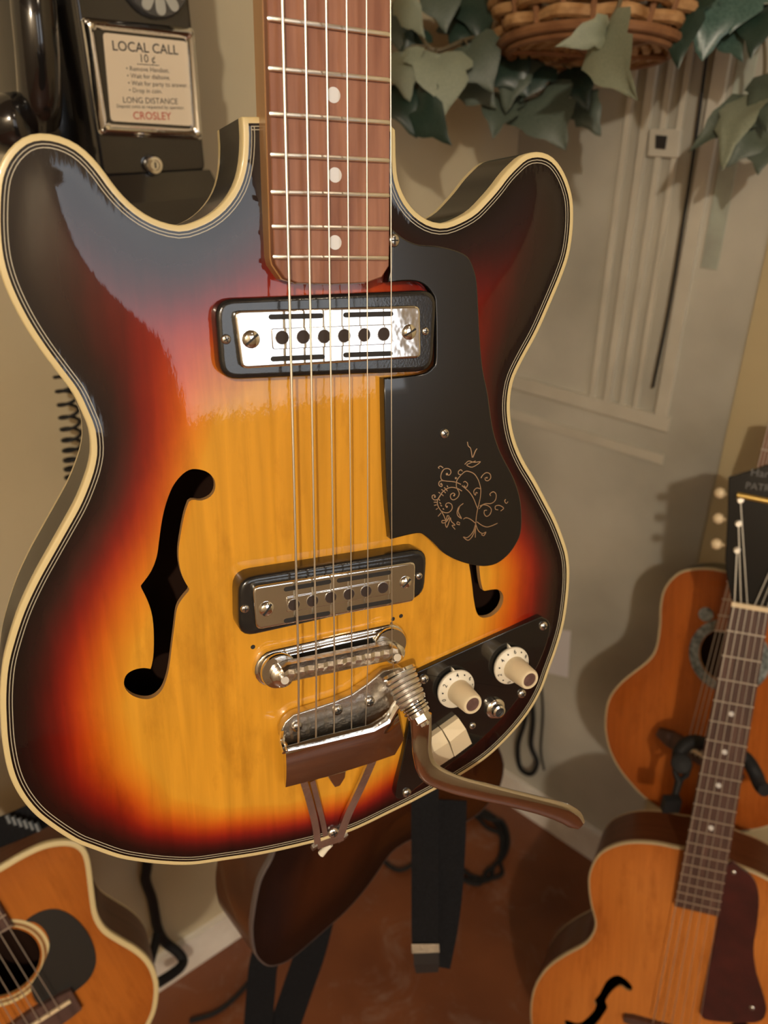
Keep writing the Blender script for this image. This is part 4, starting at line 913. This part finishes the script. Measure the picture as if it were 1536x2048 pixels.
pt2 = AL(1546, 957, .015); text_mesh('Harmony', .012, hsd, M['head_print'], 'headstock_lettering', Matrix.Translation((pt2[0], pt2[1], .0143)) @ Matrix.Rotation(ang, 4, 'Z') @ Matrix.Shear('XY', 4, (.3, 0)))
for i in range(6):
    a = np.array(AL(1469+i*13, 1207+i*2.2, NZ+.0035)); b = np.array(AL(1306+i*18, 2046+i*4, .026))
    ps = posts[2-i if i < 3 else i-3]; pp = AL(*ps, .019); pp = np.array([*(pp[:2] if i < 3 else mirror([pp], hax0, hax1)[0]), .019])
    m = MB(); m.tube([pp, a, b], (.0006, .00055, .0005, .0004, .0003, .0003)[i], 6); m.build('string', M['string'], ag, True)
m = MB(); a, b = np.array(AL(1248, 2032, .010)), np.array(AL(1440, 2085, .010)); m.ribbon([a, a*.9+b*.1, a*.5+b*.5, b*.9+a*.1, b], [.006, .010, .010, .010, .006], lambda i, T: np.cross([0, 0, 1], T), .014); m.build('bridge', M['rosewood_dark'], ag)
APG = [(1454,1729),(1485,1740),(1508,1760),(1518,1796),(1514,1850),(1507,1897),(1513,1947),(1528,1995),(1532,2026),(1510,2046),(1420,2042),(1402,2030),(1403,2010),(1436,1847)]
m = MB(); m.prism(smooth_closed([AL(x, y, .014)[:2] for x, y in APG], 3, sharp=(13,)), .011, .014, .0005, 1); apg = m.build('pickguard', M['tort'], ag, True, 40)
screw(apg, AL(1467, 1745, .014), .003); screw(apg, AL(1504, 2016, .014), .003)
# --- roundback guitar behind it
RF = Frame(1456, 1312, 1.045, (3568, -300, -2300), (-1650, -6800, 1600)); RL = RF.L
rg = root('roundback_guitar', 'orange-topped acoustic guitar with patterned rosette leaning behind the archtop', 'guitar', RF.matrix())
r0, r1 = RL(1552, 860), RL(1368, 1640)
RO = [(1452,1142),(1422,1136),(1392,1136),(1362,1142),(1340,1159),(1325,1183),(1319,1216),(1318,1250),(1313,1286),(1304,1310),(1286,1328),(1262,1346),(1234,1371),(1215,1401),(1209,1437),(1210,1468),(1219,1504),(1238,1540),(1262,1570),(1286,1595),(1310,1613),(1340,1630)]
lh = [RL(x, y, 0)[:2] for x, y in RO]; ro = smooth_closed(lh + mirror(lh, r0, r1)[::-1], 3)
hc = RL(1458, 1312)[:2]; rin = abs(hc[0]-RL(1399, 1312)[0]); rout = abs(hc[0]-RL(1378, 1312)[0])
body(rg, ro, [circle(rin, 40, *hc)], 0, .001, .03, .06, .0028, {'top': M['cedar'], 'bind': M['pale_bind'], 'side': M['black_gloss']}, grid=.008, step=.007)
M['rosette'] = mat('abalone_rosette', (.07, .085, .085), .4, var=(.30, .33, .32), scale=170)
m = MB(); m.ring(circle(rout, 60, *hc), circle(rin*1.02, 60, *hc), .0018); m.ring(circle(rout, 60, *hc), circle(rout, 60, *hc), .001); m.build('rosette', M['rosette'], rg)
p = RL(1412, 1229, .002); m = MB(); m.lathe([(.0095, .001), (.0095, .0022)], (p[0], p[1], 0), n=20); m.build('round_inlay', M['rosette'], rg)
e = [RL(1514,930,.008), RL(1558,938,.008), RL(1486,1270,.008), RL(1428,1263,.008)]
def ext(a, b, k_): return tuple(np.array(a)+(np.array(a)-np.array(b))*k_)
e = [ext(e[0], e[3], .25), ext(e[1], e[2], .25), e[2], e[3]]
fretboard(rg, .62, e, 16, .008, .001, M['rosewood_dark'] if False else M['rosewood'])
m = MB(); a, b, c, d = e; m.prism([q[:2] for q in (a, b)] + [tuple(np.array(b[:2])*.35+np.array(c[:2])*.65), tuple(np.array(a[:2])*.35+np.array(d[:2])*.65)], -.018, .001, .003, 2); m.build('neck', M['mahogany'], rg, True)
ba, bb = np.array(RL(1316, 1462, .004)), np.array(RL(1486, 1560, .004)); m = MB(); m.ribbon([ba, ba*.85+bb*.15, ba*.5+bb*.5, bb*.85+ba*.15, bb], [.010, .022, .022, .022, .010], lambda i, T: np.cross([0, 0, 1], T), .010); br2 = m.build('bridge', M['rosewood_dark'], rg)
m = MB(); m.tube([ba*.65+bb*.35 + np.array([0, .004, .007]), ba*.35+bb*.65 + np.array([0, .004, .007])], .003, 8); m.build('saddle', M['bone'], br2, True)
for i in range(6):
    t = .36 + i*.056; b = ba*(1-t)+bb*t + np.array([0, 0, .010]); a = np.array(e[0])*(1-(i+.5)/6)+np.array(e[1])*(i+.5)/6 + np.array([0, 0, .004]); m = MB(); m.tube([a, b], .0006, 6); m.build('string', M['string'], rg, True)
# --- folding stand whose padded yoke shows around the archtop's neck
st = root('guitar_stand', 'black folding guitar stand with padded yoke around the archtop neck', 'stand')
m = MB(); m.tube(smooth_open([at(1357,1520,.97), at(1362,1500,.97), at(1384,1484,.97), at(1420,1490,.975), at(1460,1500,.975), at(1492,1518,.97), at(1510,1545,.96), at(1520,1570,.97), at(1530,1580,.96)], 5), .0085, 12); m.build('padded_yoke', M['black_rubber'], st, True)
p = at(1363, 1527, .96); m = MB(); m.lathe([(.012, -.008), (.0125, .0), (.011, .006), (.004, .008)], p, nrm(CAM-p), 20); m.build('yoke_knob', M['black_rubber'], st, True)
m = MB(); m.tube([at(1348,1522,.965), at(1350,1545,.965), at(1358,1562,.965), at(1352,1585,.965), at(1345,1605,.965)], [.003, .003, .005, .004, .004], 8); m.tube([at(1380,1530,.965), at(1374,1550,.965), at(1358,1562,.965)], .003, 8); m.build('retaining_strap', M['black_rubber'], st, True)
m = MB(); m.box(at(1342, 1608, .96), (.020, .010, .020)); m.build('strap_tab', M['black_rubber'], st)
top_ = at(1455, 1500, .985); foot = np.array([top_[0]+.005, top_[1]+.05, .30]); m = MB(); m.tube([top_, foot], .009, 10); m.build('pole', M['black_rubber'], st, True)
for dx, dy in ((-.14, -.22), (.16, -.20), (.03, .03)):
    m = MB(); m.tube([foot, np.array([foot[0]+dx, foot[1]+dy, .012])], .008, 8); m.build('leg', M['black_rubber'], st, True)
# --- amber flat-top at lower left
LF = Frame(4, 1925, .83, (.85, .42, .34), (.40, -.87, .25)); LL = LF.L
lg = root('acoustic_guitar', 'amber flat-top acoustic guitar with cream binding and black pickguard at lower left', 'guitar', LF.matrix())
LO = [(-60,1765),(0,1733),(41,1709),(82,1690),(118,1682),(150,1684),(170,1697),(180,1721),(186,1765),(191,1806),(197,1833),(213,1858),(241,1877),(273,1896),(295,1915),(309,1937),(317,1965),(317,1992),(312,2022),(301,2048),(280,2085),(245,2120),(200,2150)]
rh = [LL(x, y, 0)[:2] for x, y in LO]; lo_ = smooth_closed(rh + mirror(rh, (0, 0), (0, 1))[::-1], 4)
rin = abs(LL(75, 1888)[0])*1.02; rout = np.linalg.norm(LL(98, 1884)[:2])
body(lg, lo_, [circle(rin, 48)], 0, .001, .03, .085, .0055, {'top': M['amber_top'], 'bind': M['cream'], 'side': M['mahogany']}, grid=.008, step=.006)
m = MB()
m.ring(circle(rout, 60), circle(rout*.93, 60), .0015); m.build('rosette_ring', M['cream'], lg)
m = MB(); m.ring(circle(rout*.93, 60), circle(rout*.86, 60), .0014); m.build('rosette_band', mat('brown_rosette', (.23, .10, .03), .4, var=(.32, .17, .06), scale=90), lg)
m = MB(); m.ring(circle(rout*.86, 60), circle(rout*.83, 60), .0015); m.build('rosette_ring', M['cream'], lg)
LP = [(52,1842),(77,1825),(109,1818),(137,1827),(161,1847),(180,1874),(191,1905),(191,1932),(178,1959),(153,1982),(129,1997),(109,2010),(90,2014),(74,2006),(64,1987),(63,1970),(82,1937),(97,1902),(97,1877),(85,1856),(68,1845)]
m = MB(); m.prism(smooth_closed([LL(x, y, .0018)[:2] for x, y in LP], 3), .0005, .0018, .0003, 1); m.build('pickguard', mat('matte_black_pickguard', (.012, .011, .009), .45), lg, True)
p0, p1 = LL(27, 1853, .006), LL(-2, 1782, .006); hw = abs(p0[0]); e = [(-abs(p1[0])*.86 if False else -hw*.82, p1[1]+.36, .006), (hw*.82, p1[1]+.36, .006), (hw, p0[1], .006), (-hw, p0[1], .006)]
fretboard(lg, .64, e, 21, .007, .001, M['rosewood_dark'])
m = MB(); m.prism([(q[0], q[1]) for q in (e[0], e[1], (hw*.95, p0[1]+.12), (-hw*.95, p0[1]+.12))], -.018, .001, .003, 2); m.build('neck', M['mahogany'], lg, True)
br = LL(158, 2006, .006); by = LL(120, 2018, .006)[1]; bx = br[0]
m = MB(); m.ribbon([(-bx, by, .004), (-bx*.7, by, .004), (0, by, .004), (bx*.7, by, .004), (bx, by, .004)], [.024, .030, .034, .030, .026], lambda i, T: np.cross([0, 0, 1], T), .009); b3 = m.build('bridge', M['rosewood_dark'], lg)
m = MB(); m.ribbon([(-.038, by+.004, .009), (.038, by+.004, .009)], .0035, lambda i, T: np.cross([0, 0, 1], T), .004); m.build('saddle', M['bone'], b3)
for i in range(6):
    x = -.026 + i*.0104; m = MB(); m.tube([(x*.72, p1[1]+.36, .010), (x, by+.004, .0125)], .0005, 6); m.build('string', M['string'], lg, True)
# --- dark sunburst body hanging low behind
DF = Frame(640, 1780, .80, (.78, .06, .62), (.02, -.90, .36)); D_ = DF.L
dg = root('sunburst_guitar', 'dark brown sunburst guitar body half hidden below the front guitar', 'guitar', DF.matrix())
DO = [(560,1660),(544,1715),(520,1761),(507,1822),(503,1865),(509,1907),(525,1928),(544,1934),(577,1923),(614,1893),(652,1860),(689,1827),(727,1785),(755,1747),(785,1705),(825,1680),(880,1665),(942,1640),(985,1600),(1005,1560),(1005,1510),(960,1440),(860,1390),(740,1400),(640,1480),(585,1580)]
M['dark_burst'] = burst_mat('dark_brown_burst', [(0, (.010, .004, .003)), (.45, (.014, .004, .002)), (1, (.045, .012, .004))], grain=.08, coat=.6)
do = smooth_closed([D_(x, y, 0)[:2] for x, y in DO], 3)
body(dg, do, [], 0, .004, .05, .075, .0018, {'top': M['dark_burst'], 'bind': mat('grey_binding', (.09, .07, .065), .5), 'side': mat('brown_side', (.040, .013, .006), .4, coat=.2, var=(.065, .024, .011), scale=6)}, grid=.008, step=.006, back_bind=False)
# ---------------------------------------------------------------- straps, cords, stand leg
def strap(name, label, pts, w_, t, parts=()):
    r = root(name, label, 'strap'); m = MB()
    P = smooth_open(pts, 5); ws = np.interp(np.linspace(0, len(pts)-1, len(P)), range(len(pts)), w_ if isinstance(w_, (list, tuple)) else [w_]*len(pts)).tolist()
    m.ribbon(P, ws, lambda i, T: np.cross(nrm(CAM-P[i]), T), t); m.build('webbing', M['black_matte'], r); return r
s1 = strap('guitar_strap', 'black webbing guitar strap with metal slider hanging straight down over the floor', [at(850,1560,.74), at(850,1640,.74), at(850,1760,.75), at(850,1860,.755), at(852,1905,.757)], .0255, .0022)
m = MB(); P = [at(x, y, .752) for x, y in ((823,1888),(878,1888),(879,1905),(824,1907))]; m.add(P + [p + nrm(p-CAM)*.004 for p in P], [(0,1,2,3),(7,6,5,4),(0,4,5,1),(1,5,6,2),(2,6,7,3),(3,7,4,0)]); m.build('slider', M['chrome_dull'], s1)
m = MB(); pt = [at(852,1900,.755), at(853,1925,.757), at(854,1942,.76)]; m.ribbon(pt, [.024, .024, .021], lambda i, T: np.cross(nrm(CAM-pt[i]), T), .004); m.build('leather_end', mat('black_leather', (.014, .012, .012), .5), s1)
strap('strap_tail', 'black folded strap layer hanging just behind the strap with the metal slider', [at(905,1600,.79), at(904,1680,.79), at(900,1780,.79), at(893,1860,.79), at(886,1935,.785)], [.028, .027, .025, .022, .014], .002)
strap('leather_strap', 'black strap dropping to the bottom edge below the dark sunburst body, left strand', [at(545,1870,.95), at(528,1925,.95), at(522,1980,.95), at(514,2080,.95)], .034, .003)
strap('nylon_strap', 'black strap dropping to the bottom edge below the dark sunburst body, right slanting strand', [at(640,1830,.96), at(622,1900,.96), at(598,1970,.96), at(560,2080,.96)], .036, .003)
s2 = strap('buckled_strap', 'black strap with ribbed grey buckle lying over the amber guitar side at left', [at(-60,1690,.81), at(0,1664,.81), at(45,1646,.81), at(95,1622,.815), at(140,1605,.83)], .029, .006)
for k_ in range(6):
    p = at(14+k_*11.5, 1630+k_*3.2, .795); m = MB(); m.tube([p, p + (at(14+k_*11.5+7, 1630+k_*3.2+16, .795)-p)], .0026, 8); m.build('buckle_rib', mat('buckle_grey', (.055, .065, .075), .4) if k_ == 0 else bpy.data.materials['buckle_grey'], s2, True)
wlp = lambda x, y, o=.02: WL(x, y, o)
c_ = root('hanging_cord', 'thick black cord hanging down the left wall and forking above the baseboard', 'cord')
m = MB(); m.tube(smooth_open([wlp(300,1640), wlp(294,1730), wlp(291,1760), wlp(303,1795), wlp(309,1825), wlp(315,1856), wlp(330,1884), wlp(354,1903,.03), wlp(366,1920,.04), wlp(362,1933,.05), wlp(344,1948,.06), wlp(316,1966,.07)], 5), .008, 10); m.build('cord', M['black_rubber'], c_, True)
m = MB(); m.tube([wlp(316,1860), wlp(311,1885,.03), wlp(300,1925,.05)], .0075, 10); m.build('cord_fork', M['black_rubber'], c_, True)
sg = root('stand_leg', 'grey metal stand leg with rubber foot at the left baseboard', 'stand')
fp = ground(428, 1862); M['grey_metal'] = mat('blue_grey_metal', (.085, .090, .10), .45, .3)
m = MB(); m.tube([fp + np.array([0, 0, .01]), fp + np.array([-.02, .005, .30])], .010, 10); m.build('tube', M['grey_metal'], sg, True)
m = MB(); m.lathe([(.016, 0), (.016, .012), (.012, .022)], fp, n=16); m.build('rubber_foot', M['black_rubber'], sg, True)
pts = []
gc = ground(948, 1705)
for k_ in range(57):
    an = 2*math.pi*k_/16; r_ = .062 + .014*math.sin(k_*.37) + .004*(k_ % 5); pts.append(np.array([gc[0] + r_*1.0*math.cos(an) + .012*math.sin(k_*.21), gc[1] + r_*1.15*math.sin(an), .006 + .0035*(k_//16)]))
pts += [ground(800, 1745) + np.array([0, 0, .006]), ground(740, 1700) + np.array([0, 0, .006])]
cable('floor_cable', pts, .0042, 'coiled dark cable lying on the red-brown floor behind the hanging strap')
cable('loose_cord', [ground(x, y) + np.array([0, 0, .005]) for x, y in ((380,2046),(430,2030),(470,2000),(500,1965),(520,1930))], .004, 'thin dark cord curving across the floor beside the amber guitar')
